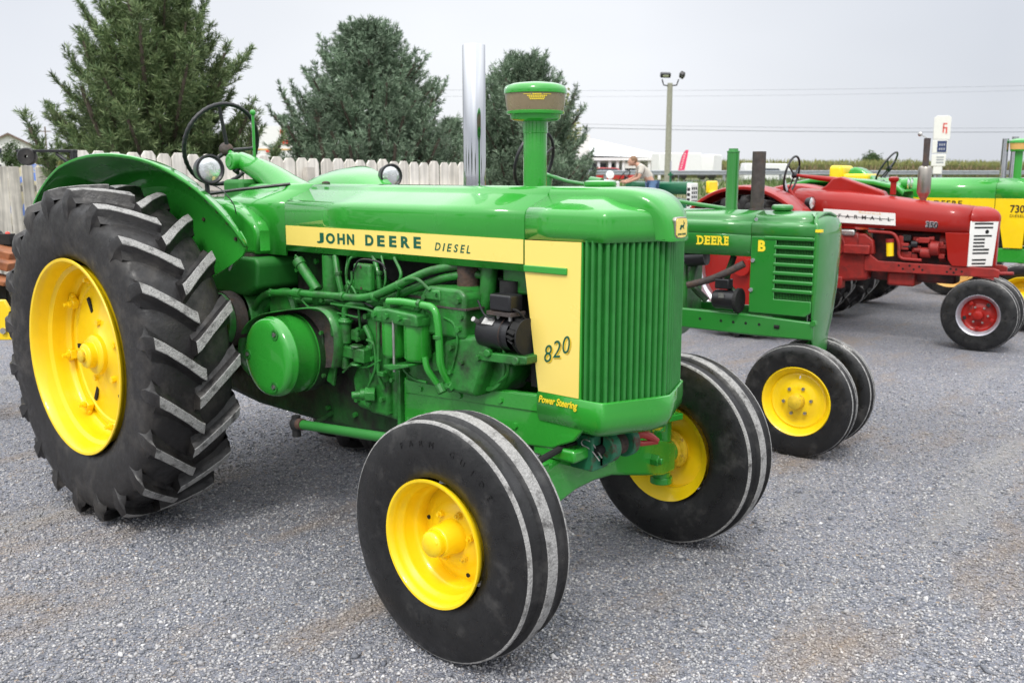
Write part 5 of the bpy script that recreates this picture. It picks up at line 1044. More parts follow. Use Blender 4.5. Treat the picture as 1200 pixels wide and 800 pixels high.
text('350', .075, U(1085, 266.5, -.2395, OF, AF), r3, up3, M['black'], T3, off=.002, sx=.95, ext=.002)
text('350', .075, U(1084.6, 266, -.2385, OF, AF), r3, up3, M['silver'], T3, off=.006, sx=.95, ext=.001)
# engine
MB().prism([(-.2, .55), (.6, .55), (1.06, .60), (1.06, .80), (.95, 1.08), (-.2, 1.05)], -.20, .20).build('main_case', RC, T3, bevel=.03)
MB().b2(1.05, 1.85, -.08, .15, .60, 1.09).build('engine_block', M['red_dark'] if 'red_dark' in M else mat('red_dark', (.10, .008, .008), .6, var=.3, vs_=14, col2=(.02, .01, .01), c2s=8, c2t=(.4, .6), bump=.3), T3, bevel=.02)
for k in range(16):
    random.seed(90 + k); c_ = UF(1052 + 54 * random.random(), 276 + 28 * random.random(), -.13 - .07 * random.random()); MB().box(c_, (.04 + .07 * random.random(), .05, .03 + .05 * random.random())).build('engine_fitting', RC if k % 4 else M['black_matte'], T3, bevel=.008)
MB().b2(1.24, 1.50, -.16, .16, .56, .70).build('oil_pan', RC, T3, bevel=.02)
MB().prism([(.95, .84), (1.12, .86), (1.10, 1.0), (1.02, 1.06), (.95, 1.06)], -.215, -.15).build('bell_housing', RC, T3, bevel=.015)
MB().box(UF(1005, 292, -.22), (.26, .10, .09)).build('tool_box', RC, T3, bevel=.01)
MB().b2(.70, .92, -.22, -.12, 1.03, 1.10).build('magneto', M['steel'], T3, bevel=.02)
MB().cyl(UF(1043, 300, -.22), UF(1043, 284, -.22), .035, 16).build('oil_filter', M['yellow'], T3)
MB().cyl(UF(1043, 284, -.22), UF(1043, 280, -.22), .04, 16).build('filter_top', RC, T3)
MB().tube(rounded([UF(1018, 271, -.22), UF(1048, 273, -.22), UF(1054, 285, -.22), UF(1053, 303, -.22), UF(1080, 305, -.22)], .06, 6), .016, 12).build('fuel_pipe', RC, T3)
MB().tube(cat_path([UF(986, 276, -.21), UF(990, 290, -.21), UF(980, 300, -.21)], 5), .014, 8).build('hose', RC, T3)
for px, py, sx_, sz_, m_ in ((1072, 286, .06, .07, M['black']), (1080, 282, .09, .05, RC), (1085, 296, .09, .10, RC), (1096, 291, .08, .14, RC), (1076, 293, .07, .05, RC), (1063, 289, .08, .04, M['black_matte']), (1092, 280, .05, .05, RC)):
    q = MB(); c_ = UF(px, py, -.19); q.cyl(c_ - Vector((sx_ / 2, 0, 0)), c_ + Vector((sx_ / 2, 0, 0)), sz_ / 2, 12); q.build('engine_fitting', m_, T3, bevel=.004)
MB().lathe([(.17, 1.76), (.17, 1.70), (.15, 1.695), (.001, 1.70)], (0, 0, .96), (1, 0, 0), 32).build('fan_shroud', RC, T3)
MB().cyl((.72, -.215, .80), (.72, -.235, .80), .03, 14).build('case_cover', RC, T3)
MB().b2(.70, .82, -.22, -.1, .50, .62).build('case_foot', RC, T3, bevel=.01)
# muffler, air stem, steering
mf = MB().lathe([(.025, 1.34), (.03, 1.40), (.055, 1.45), (.063, 1.465), (.063, 1.69), (.055, 1.71), (.032, 1.72)], (1.485, 0, 0), (0, 0, 1), 28).build('muffler', M['chrome_dull'], T3)
MB().lathe([(.033, 1.71), (.028, 1.76), (.031, 1.98), (.024, 1.98), (.024, 1.9)], (1.485, 0, 0), (0, 0, 1), 20).build('exhaust_pipe', M['rust_dark'], mf)
rcp = MB(); rcp.box((1.46, 0, 1.995), (.07, .06, .006), Matrix.Rotation(.5, 3, 'Y')); rcp.ball((1.415, 0, 2.02), .022, (1, .6, 1)); rcp.build('rain_cap', M['steel'], mf)
MB().lathe([(.028, 1.44), (.028, 1.56), (.045, 1.575), (.05, 1.59), (.048, 1.605), (.03, 1.615), (.001, 1.617)], (1.20, 0, 0), (0, 0, 1), 20).build('air_intake', RD, T3)
sp3 = MB(); sp3.prism([(.62, 1.60), (.70, 1.612), (1.12, 1.470), (1.15, 1.42), (.45, 1.45), (.56, 1.53)], -.075, .075); sp3.build('steering_housing', RD, T3, bevel=.015, seg=3)
MB().tube([(.20, 0, 1.63), (.45, 0, 1.60), (.68, 0, 1.575)], [.014, .026, .032], 12).build('steering_column', RD, T3)
steer_wheel(T3, (.165, 0, 1.635), (-.94, 0, .18), .19)
for x in (.10,): MB().tube([(.10, .12, 1.40), (.03, .12, 1.62)], .012, 8).build('gear_lever', M['silver'], T3)
MB().b2(.0, .35, -.22, .22, 1.02, 1.30).build('dash', RD, T3, bevel=.03); MB().b2(-.6, .05, -.3, .3, .78, .84).build('platform', RC, T3)
MB().b2(-.62, -.3, -.22, .22, 1.12, 1.22).build('seat', M['black_matte'], T3, bevel=.03); MB().cyl((-.45, 0, .8), (-.45, 0, 1.15), .05).build('seat_post', RC, T3)
def fender3(sy):
    secs = []
    for i in range(25):
        t = R(12 + 140 * i / 24); rr = .80; yi, yo = .50, .90
        secs.append([Vector((rr_ * math.cos(t), sy * y, .73 + rr_ * math.sin(t))) for y, rr_ in ((.48, .30), (.48, .74), (.495, .785), (.53, .80), (.70, .805), (.88, .80), (.91, .79), (.915, .76))])
    o = MB().rings(secs, closed=False).build('fender', RD, T3); s_ = o.modifiers.new('sheet', 'SOLIDIFY'); s_.thickness = .006; return o
fender3(-1); fender3(1)
l3 = UF(951, 238, -.33); 
def lamp3(par, c, m=None):
    h_ = MB().lathe([(.02, -.07), (.05, -.05), (.062, 0), (.062, .01)], c, (1, -.15, 0), 20).build('headlight', M['black'], par); MB().lathe([(.057, .008), (.03, .022), (.001, .025)], c, (1, -.15, 0), 20).build('lens', M['glass_lens'], h_); MB().tube([c, c + Vector((-.02, 0, -.11))], .012, 8).build('lamp_post', M['black'], h_)
lamp3(T3, l3); lamp3(T3, Vector((l3.x, .33, l3.z)))
MB().tube([UF(925, 222, -.4), UF(933, 236, -.4)], .018, 8).build('brake_lever', RD, T3)
w3 = disc_wheel(T3, .34, .195, .15, M['silver'], M['red'], dish=-.02); put(w3, (2.1, -.16, .34), ry=20)
for k in range(5):
    a = 2 * PI * k / 5; MB().box((math.cos(a) * .125, -.035, math.sin(a) * .125), (.03, .02, .035), Matrix.Rotation(-a, 3, 'Y')).build('clamp', M['black_matte'] if k % 2 else M['red'], w3, bevel=.005)
put(copy_tree(w3, T3), (2.1, .16, .34), True, 50)
pd = MB(); pd.cyl((2.1, 0, .34), (2.1, 0, .72), .07, 16); pd.cyl((2.1, -.13, .34), (2.1, .13, .34), .035, 14); pd.build('pedestal', RC, T3)
MB().tube([(2.2, -.17, .735), (2.36, -.17, .745)], .016, 8).build('tow_pin', RC, T3)
wr = big_wheel(T3, .72, .51, .30, M['silver'], M['red'], 20); put(wr, (0, -.72, .72)); put(copy_tree(wr, T3), (0, .72, .72), True, 8)
MB().cyl((0, -.66, .72), (0, .66, .72), .10, 20).build('rear_axle', RC, T3)

# ---------------- fourth tractor: green, yellow side band, cut by the right edge of the photo
OG, AG = (-.316, 8.61), 5.0
UG = lambda px, py, y: U(px, py, y, OG, AG)
T4 = empty('tractor', (OG[0], OG[1], 0), AG, 'green tractor with a broad yellow side band and twin chrome pipes, beyond the red one', 'tractor', 'old tractors parked in a row')
def sec4(x, zl): return mirror_sec(x, [(.25, zl), (.25, 1.46), (.242, 1.50), (.22, 1.53), (.14, 1.575), (.12, 1.592), (0, 1.60)])
h4 = skin([sec4(.35, 1.12), sec4(1.2, 1.12), sec4(1.74, 1.12)], 'hood', G, T4)
skin([sec4(1.744, 1.30), sec4(2.2, 1.30), mirror_sec(2.30, [(.24, 1.30), (.24, 1.45), (.232, 1.49), (.21, 1.515), (.13, 1.555), (.11, 1.57), (0, 1.58)]), mirror_sec(2.37, [(.19, 1.30), (.19, 1.43), (.182, 1.46), (.17, 1.485), (.10, 1.51), (.09, 1.52), (0, 1.53)])], 'nose_cap', G, T4)
for sy in (-1, 1):
    y0, y1 = sorted((sy * .2505, sy * .2535)); MB().b2(.45, 1.740, y0, y1, 1.15, 1.375).build('hood_stripe', M['yellow'], h4)
    y0, y1 = sorted((sy * .235, sy * .252)); sp_ = MB().prism([(1.746, 1.376), (2.06, 1.376), (2.05, .84), (1.86, .84), (1.80, 1.13), (1.746, 1.15)], y0, y1).build('side_panel', M['yellow'], T4, bevel=.003)
    y0, y1 = sorted((sy * .20, sy * .235)); MB().b2(1.2, 2.35, y0, y1, .68, .835).build('frame_rail', G, T4, bevel=.008)
MB().b2(2.06, 2.36, -.23, .23, .80, 1.31).build('grille', M['green_grille'], T4, bevel=.06, seg=4)
MB().prism([(-.2, .5), (1.3, .5), (1.8, .7), (1.8, 1.14), (-.2, 1.1)], -.17, .17).build('engine_block', GD, T4, bevel=.02)
text('JOHN DEERE', .085, (.80, -.2542, 1.285), TX, TZ, M['black'], T4, off=.002, sx=1.05, space=1.25, ext=.001)
text('730', .115, U(1183, 249, -.2545, OG, AG), TX, TZ, M['black'], T4, off=.002, sx=.85, ext=.001)
text('DIESEL', .042, U(1183, 254.5, -.2545, OG, AG), TX, TZ, M['black'], T4, sx=1.0, ext=.001, space=1.2)
ez = UG(1178, 212, 0); 
for dx in (-.03, .065): MB().lathe([(.036, 1.55), (.036, 2.03 + dx * .2), (.031, 2.03 + dx * .2), (.031, 1.9)], (ez.x + dx, 0, 0), (0, 0, 1), 24).build('exhaust_stack', M['chrome'], T4)
ia = UG(1191, 212, 0); s4 = MB().lathe([(.045, 1.56), (.045, 1.88)], (ia.x, 0, 0), (0, 0, 1), 24).build('air_intake', G, T4)
MB().lathe([(.05, 1.88), (.085, 1.885), (.09, 1.905)], (ia.x, 0, 0), (0, 0, 1), 28).build('precleaner_base', G, s4); MB().lathe([(.09, 1.905), (.098, 1.975)], (ia.x, 0, 0), (0, 0, 1), 28).build('precleaner_bowl', M['cream'], s4); MB().lathe([(.104, 1.975), (.10, 2.0), (.07, 2.02), (.001, 2.025)], (ia.x, 0, 0), (0, 0, 1), 28).build('precleaner_cap', G, s4)
# cowl, steering, flat fenders with twin lamps, yellow seat
cw_ = MB(); ca_ = UG(1068, 192, 0); cw_.prism([(.02, 1.50), (.10, 1.70), (.16, 1.725), (.24, 1.70), (.38, 1.60), (.40, 1.48)], -.12, .12); cw_.build('steering_housing', G, T4, bevel=.03, seg=3)
steer_wheel(T4, UG(1039, 196, .0) , (-.85, 0, .5), .20)
for sy in (-1, 1):
    secs = []
    for x, z in ((-.60, 1.35), (-.40, 1.53), (-.10, 1.595), (.25, 1.60), (.60, 1.575), (.86, 1.52), (.93, 1.45)):
        secs.append([Vector((x, sy * y, z + dz)) for y, dz in ((.42, -.40), (.42, -.05), (.44, -.01), (.48, 0), (.80, 0), (.86, -.012), (.875, -.05))])
    o = MB().rings(secs, closed=False).build('fender', G, T4); s_ = o.modifiers.new('sheet', 'SOLIDIFY'); s_.thickness = .006
    for dy in (.50, .64):
        c_ = Vector((.91, sy * dy, 1.535)); hl = MB().lathe([(.05, -.06), (.062, 0), (.062, .012)], c_, (1, 0, 0), 18).build('headlight', G, o); MB().lathe([(.057, .008), (.03, .022), (.001, .025)], c_, (1, 0, 0), 18).build('lens', M['glass_lens'], hl)
MB().b2(-.05, .42, -.22, .22, 1.1, 1.56).build('cowl', G, T4, bevel=.03); MB().b2(-.7, .1, -.42, .42, .86, .90).build('platform', G, T4)
yc = UG(984, 205, 0); 
se = MB().box((-.03, 0, 1.645), (.16, .46, .19)).build('backrest', M['yellow'], T4, bevel=.04, seg=4); MB().box((.20, 0, 1.60), (.30, .44, .08)).build('seat', M['yellow'], T4, bevel=.03, seg=4)
MB().b2(-.1, .2, -.15, .15, .88, 1.57).build('seat_post', G, T4)
w4 = front_wheel(T4, .355, .222, .20, False); put(w4, (2.15, -.62, .355), ry=30); put(copy_tree(w4, T4), (2.15, .62, .355), True, 10)
MB().prism([(-.58, .38), (0, .56), (.58, .38), (.58, .30), (0, .44), (-.58, .30)], 2.1, 2.19, 'yz').build('axle_beam', G, T4, bevel=.01)
wr = big_wheel(T4, .74, .50, .34, M['yellow'], M['yellow'], 20); put(wr, (0, -.72, .74)); put(copy_tree(wr, T4), (0, .72, .74), True, 8)
MB().cyl((0, -.66, .74), (0, .66, .74), .11, 20).build('rear_axle', GC, T4)

# ---------------- farther tractors, mostly hidden: simple but whole
def small_tractor(loc, rz, label, bodym, wheelm, grillem, hood_h=1.40, R_r=.66, R_f=.34, wb=1.95, fy=.55, plain=False, body2=None, rimk=.6):
    t = empty('tractor', loc, rz, label, 'tractor', 'old tractors parked in a row')
    skin([mirror_sec(x, [(.20, hood_h - .32), (.20, hood_h - .05), (.17, hood_h - .012), (.10, hood_h), (0, hood_h + .003)]) for x in (.30, wb * .6, wb * .98)] + [mirror_sec(wb + .06, [(.17, hood_h - .32), (.17, hood_h - .08), (.14, hood_h - .04), (.08, hood_h - .03), (0, hood_h - .028)])], 'hood', bodym, t)
    g = MB().b2(wb - .02, wb + .10, -.21, .21, .70, hood_h - .03).build('grille', grillem, t, bevel=.03, seg=3)
    for iy in (-1, 0, 1):
        for k in range(5): MB().b2(wb + .098, wb + .103, iy * .11 - .038, iy * .11 + .038, .78 + k * .11, .85 + k * .11).build('slot', M['black_matte'], g)
    for sx_ in (-1, 1):
        for k in range(4): MB().b2(wb + .005, wb + .085, *sorted((sx_ * .2095, sx_ * .2125)), .80 + k * .13, .88 + k * .13).build('slot', M['black_matte'], g)
    MB().prism([(-.2, .5), (wb - .4, .5), (wb, .62), (wb, .95), (.3, hood_h - .25), (-.2, .95)], -.16, .16).build('engine_block', body2 or bodym, t, bevel=.02)
    MB().b2(.1, .4, -.19, .19, .9, hood_h).build('dash', bodym, t, bevel=.02); MB().b2(-.5, .2, -.40, .40, .64, .68).build('platform', bodym, t)
    MB().tube([(.3, 0, hood_h - .05), (-.02, 0, hood_h + .13)], .02, 10).build('steering_column', M['black'], t); steer_wheel(t, (-.03, 0, hood_h + .14), (-.75, 0, .6), .19)
    MB().b2(-.52, -.2, -.2, .2, .98, 1.06).build('seat', M['black_matte'], t, bevel=.02); MB().b2(-.42, -.3, -.06, .06, .6, .98).build('seat_post', bodym, t)
    a = disc_wheel(t, R_f, R_f * rimk, .15, wheelm, wheelm); put(a, (wb, -fy, R_f)); put(copy_tree(a, t), (wb, fy, R_f), True)
    MB().b2(wb - .05, wb + .05, -fy, fy, R_f - .02, R_f + .06).build('axle_beam', bodym, t, bevel=.01); MB().b2(wb - .06, wb + .06, -.08, .08, R_f, .72).build('pedestal', bodym, t)
    b = big_wheel(t, R_r, R_r * .68, .28, wheelm, wheelm, 20); put(b, (0, -.66, R_r)); put(copy_tree(b, t), (0, .66, R_r), True)
    MB().cyl((0, -.6, R_r), (0, .6, R_r), .08, 16).build('rear_axle', bodym, t); return t
t5 = small_tractor((.366 - 1.99, 10.77 + .40, 0), 5, 'tractor with cream wheels mostly hidden behind the red tractor and the yellow banded one', M['cream'], M['cream'], M['cream'], hood_h=1.30, R_f=.46, wb=1.95, rimk=.75)
gx = DZ(814, 24.5, 0)
t6 = small_tractor((gx.x - 2.0, gx.y - .2, 0), 4, 'dark green tractor with a white grille, with a man leaning over it', M['dkgreen'], M['white_paint'], M['white_paint'], hood_h=1.42, R_f=.36, wb=1.95)
MB().tube([(1.35, 0, 1.40), (1.35, 0, 1.68)], .028, 10).build('exhaust_stack', M['dkgreen'], t6); MB().tube([(1.35, 0, 1.66), (1.35, 0, 1.95)], .02, 10).build('exhaust_pipe', M['silver'], t6); MB().cyl((1.35, 0, 1.58), (1.35, 0, 1.63), .07, 14).build('exhaust_collar', M['dkgreen'], t6)
yx = DZ(850, 19.5, 0)
t7 = small_tractor((yx.x, yx.y + .66, 0), 6, 'old tractor with yellow wheels standing before the weedy bank, seen over the green hood', M['green_under'], M['yellow'], M['green_under'], hood_h=1.0, R_r=.62, R_f=.33)
MB().b2(-.62, -.30, -.24, .24, 1.20, 1.28).build('seat_cushion', M['yellow'], t7, bevel=.03); MB().b2(-.68, -.60, -.24, .24, 1.22, 1.48).build('backrest', M['yellow'], t7, bevel=.03); MB().b2(-.5, -.4, -.1, .1, 1.0, 1.2).build('seat_riser', M['yellow'], t7)
# ================================================================== background and small things
RH = Vector((rt.x, rt.y, 0)); FH = Vector((fw.x, fw.y, 0)).normalized(); ANG = math.degrees(math.atan2(RH.y, RH.x))
def at_frame(name, px, depth, z, label, cat, group=None, rz=0): return empty(name, DZ(px, depth, z), ANG + rz, label, cat, group)   # x = right, y = away
# flood light pole
pl = at_frame('light_pole', 782.3, 42, 0, 'pale wooden pole carrying two black flood lights', 'light pole')
MB().lathe([(.15, -.2), (.145, 1), (.115, 5.45), (.10, 5.47), (.001, 5.48)], (0, 0, 0), (0, 0, 1), 16).build('pole', M['pole_wood'], pl)
for sg, rot in ((-1, .15), (1, 1.1)):
    br_ = MB(); br_.tube([(0, 0, 5.35), (sg * .28, -.05, 5.38), (sg * .36, -.05, 5.62)], .03, 8); brk_ = br_.build('bracket', M['black'], pl)
    c_ = Vector((sg * (.22 if sg < 0 else .50), -.08, 5.80)); h_ = MB().box(c_, (.44 if sg < 0 else .30, .20, .20), Matrix.Rotation(rot, 3, 'Z') @ Matrix.Rotation(.5, 3, 'X') @ Matrix.Rotation(.6 if sg > 0 else 0, 3, 'Y')).build('flood_light', M['black'], brk_, bevel=.03)
    MB().box(c_ + Vector((0, -.10, -.045)), (.26 if sg < 0 else .10, .012, .09), Matrix.Rotation(rot, 3, 'Z') @ Matrix.Rotation(.5, 3, 'X')).build('lens', M['glass_lens'], h_)
# wires
def wire(x0, y0, x1, y1, depth, r, label):
    a, b = D(x0, y0, depth), D(x1, y1, depth * 1.1); pts = [a.lerp(b, k / 16) - Vector((0, 0, .5 * 4 * (k / 16) * (1 - k / 16))) for k in range(17)]
    tag(MB().tube(pts, r, 5).build('overhead_wire', M['wire'], None), label, 'wire', 'overhead wires')
wire(380, 140, 1420, 152, 70, .020, 'lowest and darkest overhead wire crossing the sky behind the light pole')
wire(380, 136, 1420, 147, 70, .010, 'thin overhead wire just above the darkest one')
wire(380, 104, 1420, 94, 85, .010, 'upper overhead wire crossing the sky below the top of the light pole')
wire(380, 112, 1420, 99, 85, .008, 'faint overhead wire just under the upper one')
# long low white building with a hipped roof
bd = at_frame('store_building', 725, 84, 1.0, 'long low white building with a pale hipped roof and a porch of posts', 'building')
px_ = 84 / F_PX
def X(px): return (px - 725) * px_
def Zz(py): return CAM.z + (202.3 - py) * px_ - 1.0
e_, rz_ = Zz(185.5), Zz(161)
MB().b2(X(560), X(770), 1.5, 14, -.3, e_).build('wall', M['bldg_white'], bd)
roof = MB(); roof.add([(X(548), -.6, e_ + .45), (X(790), -.6, e_), (X(790), 16, e_), (X(548), 16, e_ + .45), (X(600), 7.5, rz_), (X(704), 7.5, rz_)], [(0, 1, 5, 4), (1, 2, 5), (2, 3, 4, 5), (3, 0, 4), (0, 1, 2, 3)]); roof.build('roof', M['roof_white'], bd)
MB().b2(X(548), X(790), -.62, -.5, e_ - .22, e_ + .02).build('fascia', M['bldg_white'], bd)
MB().b2(X(640), X(690), -.8, 3, e_ - .2, rz_ + .15).build('front_gable', M['bldg_white'], bd)
for a_, b_ in ((690, 698), (703, 712), (716, 722), (724, 728), (731, 738), (739, 746), (750, 757)):
    wn = MB().b2(X(a_), X(b_), 1.42, 1.52, .35, e_ - .45).build('window', M['window_dark'], bd)
for p_ in (688, 701, 714, 723, 730, 748, 760, 772): MB().b2(X(p_) - .12, X(p_) + .12, -.4, -.2, -.3, e_ - .1).build('porch_post', M['bldg_white'], bd)
MB().b2(X(732), X(745), -.35, -.25, e_ - .9, e_ - .4).build('sign_board', M['white_paint'], bd)
# white trailers
def trailer(px, depth, w_, h_, d_, label, rz=8):
    t = at_frame('box_trailer', px, depth, 1.05, label, 'trailer', 'white trailers beyond the guard rail', rz)
    MB().b2(-w_ / 2, w_ / 2, 0, d_, .45, .45 + h_).build('cargo_box', M['bldg_white'], t, bevel=.06); MB().b2(-w_ / 2 - .01, w_ / 2 + .01, -.012, 0, .45, .60).build('skirt', M['galv'], t)
    for x in (-w_ * .2, -w_ * .2 + .85): MB().lathe([(.001, -.1), (.28, -.1), (.36, -.08), (.36, .1)], (x, .05, .36), (0, 1, 0), 20).build('wheel', M['rubber'], t)
    MB().b2(w_ / 2, w_ / 2 + 1.0, d_ * .4, d_ * .4 + .1, .40, .50).build('drawbar', M['galv'], t)
trailer(797, 74, 3.4, 1.65, 2.2, 'white box trailer right behind the pink feather flag'); trailer(826, 78, 1.4, 1.6, 2.2, 'short white box trailer, rightmost beyond the guard rail', -30)
# feather flag
fl = at_frame('feather_flag', 795, 50, .45, 'pink feather flag with white lettering on a thin pole', 'flag')
q = 50 / F_PX; zb = lambda py: CAM.z + (202.3 - py) * q - .45
MB().tube(cat_path([(0, 0, 0), (.02, 0, 1.2), (.14, 0, 2.0), (.34, 0, zb(177) + .02)], 6), .014, 8).build('pole', M['galv'], fl)
out_l = [(-.02, zb(200)), (.04, zb(192)), (.12, zb(185)), (.24, zb(179)), (.36, zb(176.3)), (.50, zb(176.5)), (.46, zb(182)), (.39, zb(190)), (.32, zb(199.5))]
MB().prism(out_l, -.006, .006).build('banner', M['flag_pink'], fl)
for k in range(7): z = zb(197) + k * .12; x = .11 + k * .028; MB().box((x + .03, -.008, z), (.10, .004, .04), Matrix.Rotation(-.25, 3, 'Y')).build('lettering', M['white_paint'], fl)
# cars beyond the guard rail
def car(px, depth, z, m, label, rz=0, van=False):
    c = at_frame('parked_car', px, depth, z, label, 'car', 'cars beyond the guard rail', rz)
    pr = [(-2.1, .30), (2.1, .30), (2.15, .62), (2.0, .80), (1.15, .92), (.55, 1.42), (-1.1, 1.45), (-1.75, .98), (-2.12, .90)] if not van else [(-2.3, .3), (2.3, .3), (2.35, .8), (1.7, 1.05), (1.2, 1.75), (-2.2, 1.8), (-2.32, .9)]
    MB().prism(pr, 0, 1.7).build('body', m, c, bevel=.07, seg=3)
    MB().prism([(1.0, .94), (.5, 1.36), (-1.05, 1.38), (-1.55, .98)], -.004, .02).build('window', M['window_dark'], c)
    for x in (-1.35, 1.35):
        w_ = MB().lathe([(.12, -.02), (.20, -.03), (.31, -.02), (.32, .02), (.32, .2)], (x, 0, .32), (0, 1, 0), 20).build('wheel', M['rubber'], c); MB().lathe([(.001, -.03), (.18, -.035), (.20, -.02)], (x, 0, .32), (0, 1, 0), 16).build('rim', M['silver'], w_)
car(716, 80, .62, M['car_red'], 'red car parked in front of the white building', 3); car(690, 82, .66, M['car_dark'], 'dark blue car parked left of the red one', -3)
car(850, 118, .3, M['car_red'], 'red car half hidden by weeds, right of the trailers', 5); car(905, 78, .62, M['car_white'], 'white van behind the guard rail seen between two exhaust pipes', 0, True); car(640, 82, .7, M['car_white'], 'white car mostly hidden behind the right pine', 0)
# tall price sign
sg_ = at_frame('price_sign', 1099, 62, .8, 'tall white filling station sign with red letter and dark blue panel', 'sign', rz=-18)
q = 62 / F_PX; zz = lambda py: CAM.z + (202.3 - py) * q - .8
def sb(x0, x1, y0, y1, m, name, d0=-.14, d1=.14): return MB().b2((x0 - 1099) * q * 1.0, (x1 - 1099) * q * 1.0, d0, d1, zz(y1), zz(y0)).build(name, m, sg_, bevel=.02)
sb(1095, 1097.5, 196, 236, M['galv'], 'post', -.06, .06); sb(1102, 1103.5, 196, 236, M['galv'], 'post', -.06, .06)
p1 = sb(1091, 1109, 139, 164.5, M['white_paint'], 'sign_panel'); sb(1093, 1107, 137.5, 139.2, M['white_paint'], 'cap'); p2 = sb(1091, 1107, 165, 180, M['white_paint'], 'price_panel'); p3 = sb(1091, 1106, 181.5, 195, M['white_paint'], 'notice_panel'); sb(1093.5, 1103, 195.5, 204, M['white_paint'], 'lower_panel')
MB().b2((1096 - 1099) * q, (1106 - 1099) * q, -.152, -.139, zz(179), zz(166)).build('blue_field', M['blue_sign'], p2)
for py in (169, 174): 
    for k in range(3): MB().b2((1098 + 2.4 * k - 1099) * q, (1099.4 + 2.4 * k - 1099) * q, -.160, -.151, zz(py + 2.6), zz(py)).build('digit', M['silver'], p2)
for a, b, c, d in ((1100.5, 1105, 146, 147.4), (1100.5, 1101.8, 146, 157), (1100.5, 1104, 150.5, 152), (1103.8, 1105.2, 150.5, 158)): MB().b2((a - 1099) * q, (b - 1099) * q, -.152, -.139, zz(d), zz(c)).build('red_letter', M['red_sign'], p1)
for py in (184, 187, 190): MB().b2((1096 - 1099) * q, (1104 - 1099) * q, -.152, -.139, zz(py + 1.4), zz(py)).build('notice_line', M['galv'], p3)
# house and trees far left
hs_ = at_frame('house', 13, 84, .9, 'cream two storey gabled house with brown roof far behind the left fence', 'house', rz=28)
q = 72 / F_PX
MB().prism([(-2.0, -.5), (2.0, -.5), (2.0, 3.0), (0, 4.0), (-2.0, 3.0)], 0, 8).build('wall', M['bldg_white'], hs_)
rf = MB(); rf.prism([(0, 4.0), (2.3, 2.84), (2.3, 2.98), (0, 4.18), (-2.3, 2.98), (-2.3, 2.84)], -.3, 8.3); rf.build('roof', M['roof_brown'], hs_)
for x, z in ((-1.0, .6), (.9, .6), (-.9, 2.0), (.8, 2.0)):
    w_ = MB().b2(x - .32, x + .32, -.03, .0, z, z + .85).build('window', M['window_dark'], hs_); MB().b2(x - .38, x + .38, -.02, -.001, z - .06, z + .91).build('window_frame', M['white_paint'], hs_)
def leafy(px, depth, z, h, r, label, seed, m=None, n=2600):
    rg = np.random.default_rng(seed); t = empty('leafy_tree', DZ(px, depth, z), 0, label, 'tree', 'far leafy trees')
    tr = MB(); tr.tube([(0, 0, -.3), (0, .03, h * .35), (.03, 0, h * .8)], [.09 * h / 3, .06 * h / 3, .02], 8); tr.build('trunk', M['bark'], t)
    cl = rg.normal(size=(26, 3)); cl /= np.linalg.norm(cl, axis=1)[:, None]; cl *= rg.random((26, 1)) ** .45 * np.array([r, r, h * .36]) * .8; cl[:, 2] += h * .6
    k = rg.integers(0, 26, n); P = cl[k] + rg.normal(size=(n, 3)) * r * .19; a = rg.normal(size=(n, 3)); a /= np.linalg.norm(a, axis=1)[:, None]; b = np.cross(a, rg.normal(size=(n, 3))); b /= np.linalg.norm(b, axis=1)[:, None]; s = r * .075
    V = np.stack([P + a * s, P + b * s * .6, P - a * s, P - b * s * .6], 1).reshape(-1, 3); np_mesh('crown', V, np.arange(4 * n).reshape(-1, 4), m or M['leaf_far'], t); return t
leafy(20, 70, .9, 3.1, 1.0, 'round green tree in front of the cream house', 5)
leafy(62, 95, .9, 2.6, 1.5, 'dark low tree far behind the left fence, right of the house', 6); leafy(44, 100, .9, 2.2, 1.4, 'bushy tree right beside the cream house', 7)
leafy(651, 30, .3, 4.3, .9, 'yellowish leafy treetop showing behind the air intake', 8, M['corn'], 1600); leafy(1022, 190, 1.0, 4.6, 2.4, 'small tree standing alone on the horizon beyond the maize', 9)
up_ = at_frame('utility_pole', 57, 150, .9, 'thin utility pole far off between the house and the left pine', 'utility pole'); MB().tube([(0, 0, -1), (0, 0, 7.8)], .11, 8).build('pole', M['pole_dark'], up_); MB().b2(-.9, .9, -.06, .06, 7.0, 7.15).build('crossarm', M['pole_dark'], up_)
# covered heaps behind the left fence
hp = at_frame('covered_heap', 40, 20, 0, 'low heap under a blue and tan tarp just behind the left fence', 'heap'); secs = []
for i in range(13):
    x = -1.5 + 3 * i / 12; z = 1.80 + .09 * math.sin(i * 1.7) - .10 * abs(x); secs.append([Vector((x, y, z * f)) for y, f in ((0, 0), (.15, .8), (.5, 1.0), (1.0, .97), (1.5, .7), (1.7, 0))])
MB().rings(secs, closed=False).build('tarp', mat('tarp', (.30, .27, .17), .7, var=.2, vs_=5, col2=(.06, .12, .32), c2s=2.2, c2t=(.52, .56)), hp)
# shop front with red letters, seen between two pines
sw_ = at_frame('shop_sign', 322, 46, .5, 'white shop wall with red letters seen between two pines', 'sign', rz=10); q = 46 / F_PX; zz = lambda py: CAM.z + (202.3 - py) * q - .5
wl = MB().b2(-1.6, 1.2, 0, 3, -.3, zz(149)).build('wall', M['bldg_white'], sw_); MB().b2(-1.62, 1.22, -.03, -.001, zz(176.5), zz(175)).build('trim', M['cream'], sw_)
for a, b, c, d in ((330, 334, 153.5, 158), (335, 338, 152.5, 157), (332, 335, 164.5, 170), (336, 340, 164, 170), (341, 344, 164, 170), (313, 317, 176.6, 179), (318, 321, 176.6, 179)):
    MB().b2((a - 322) * q, (b - 322) * q, -.05, -.002, zz(d), zz(c)).build('letter', M['red_sign'], wl)
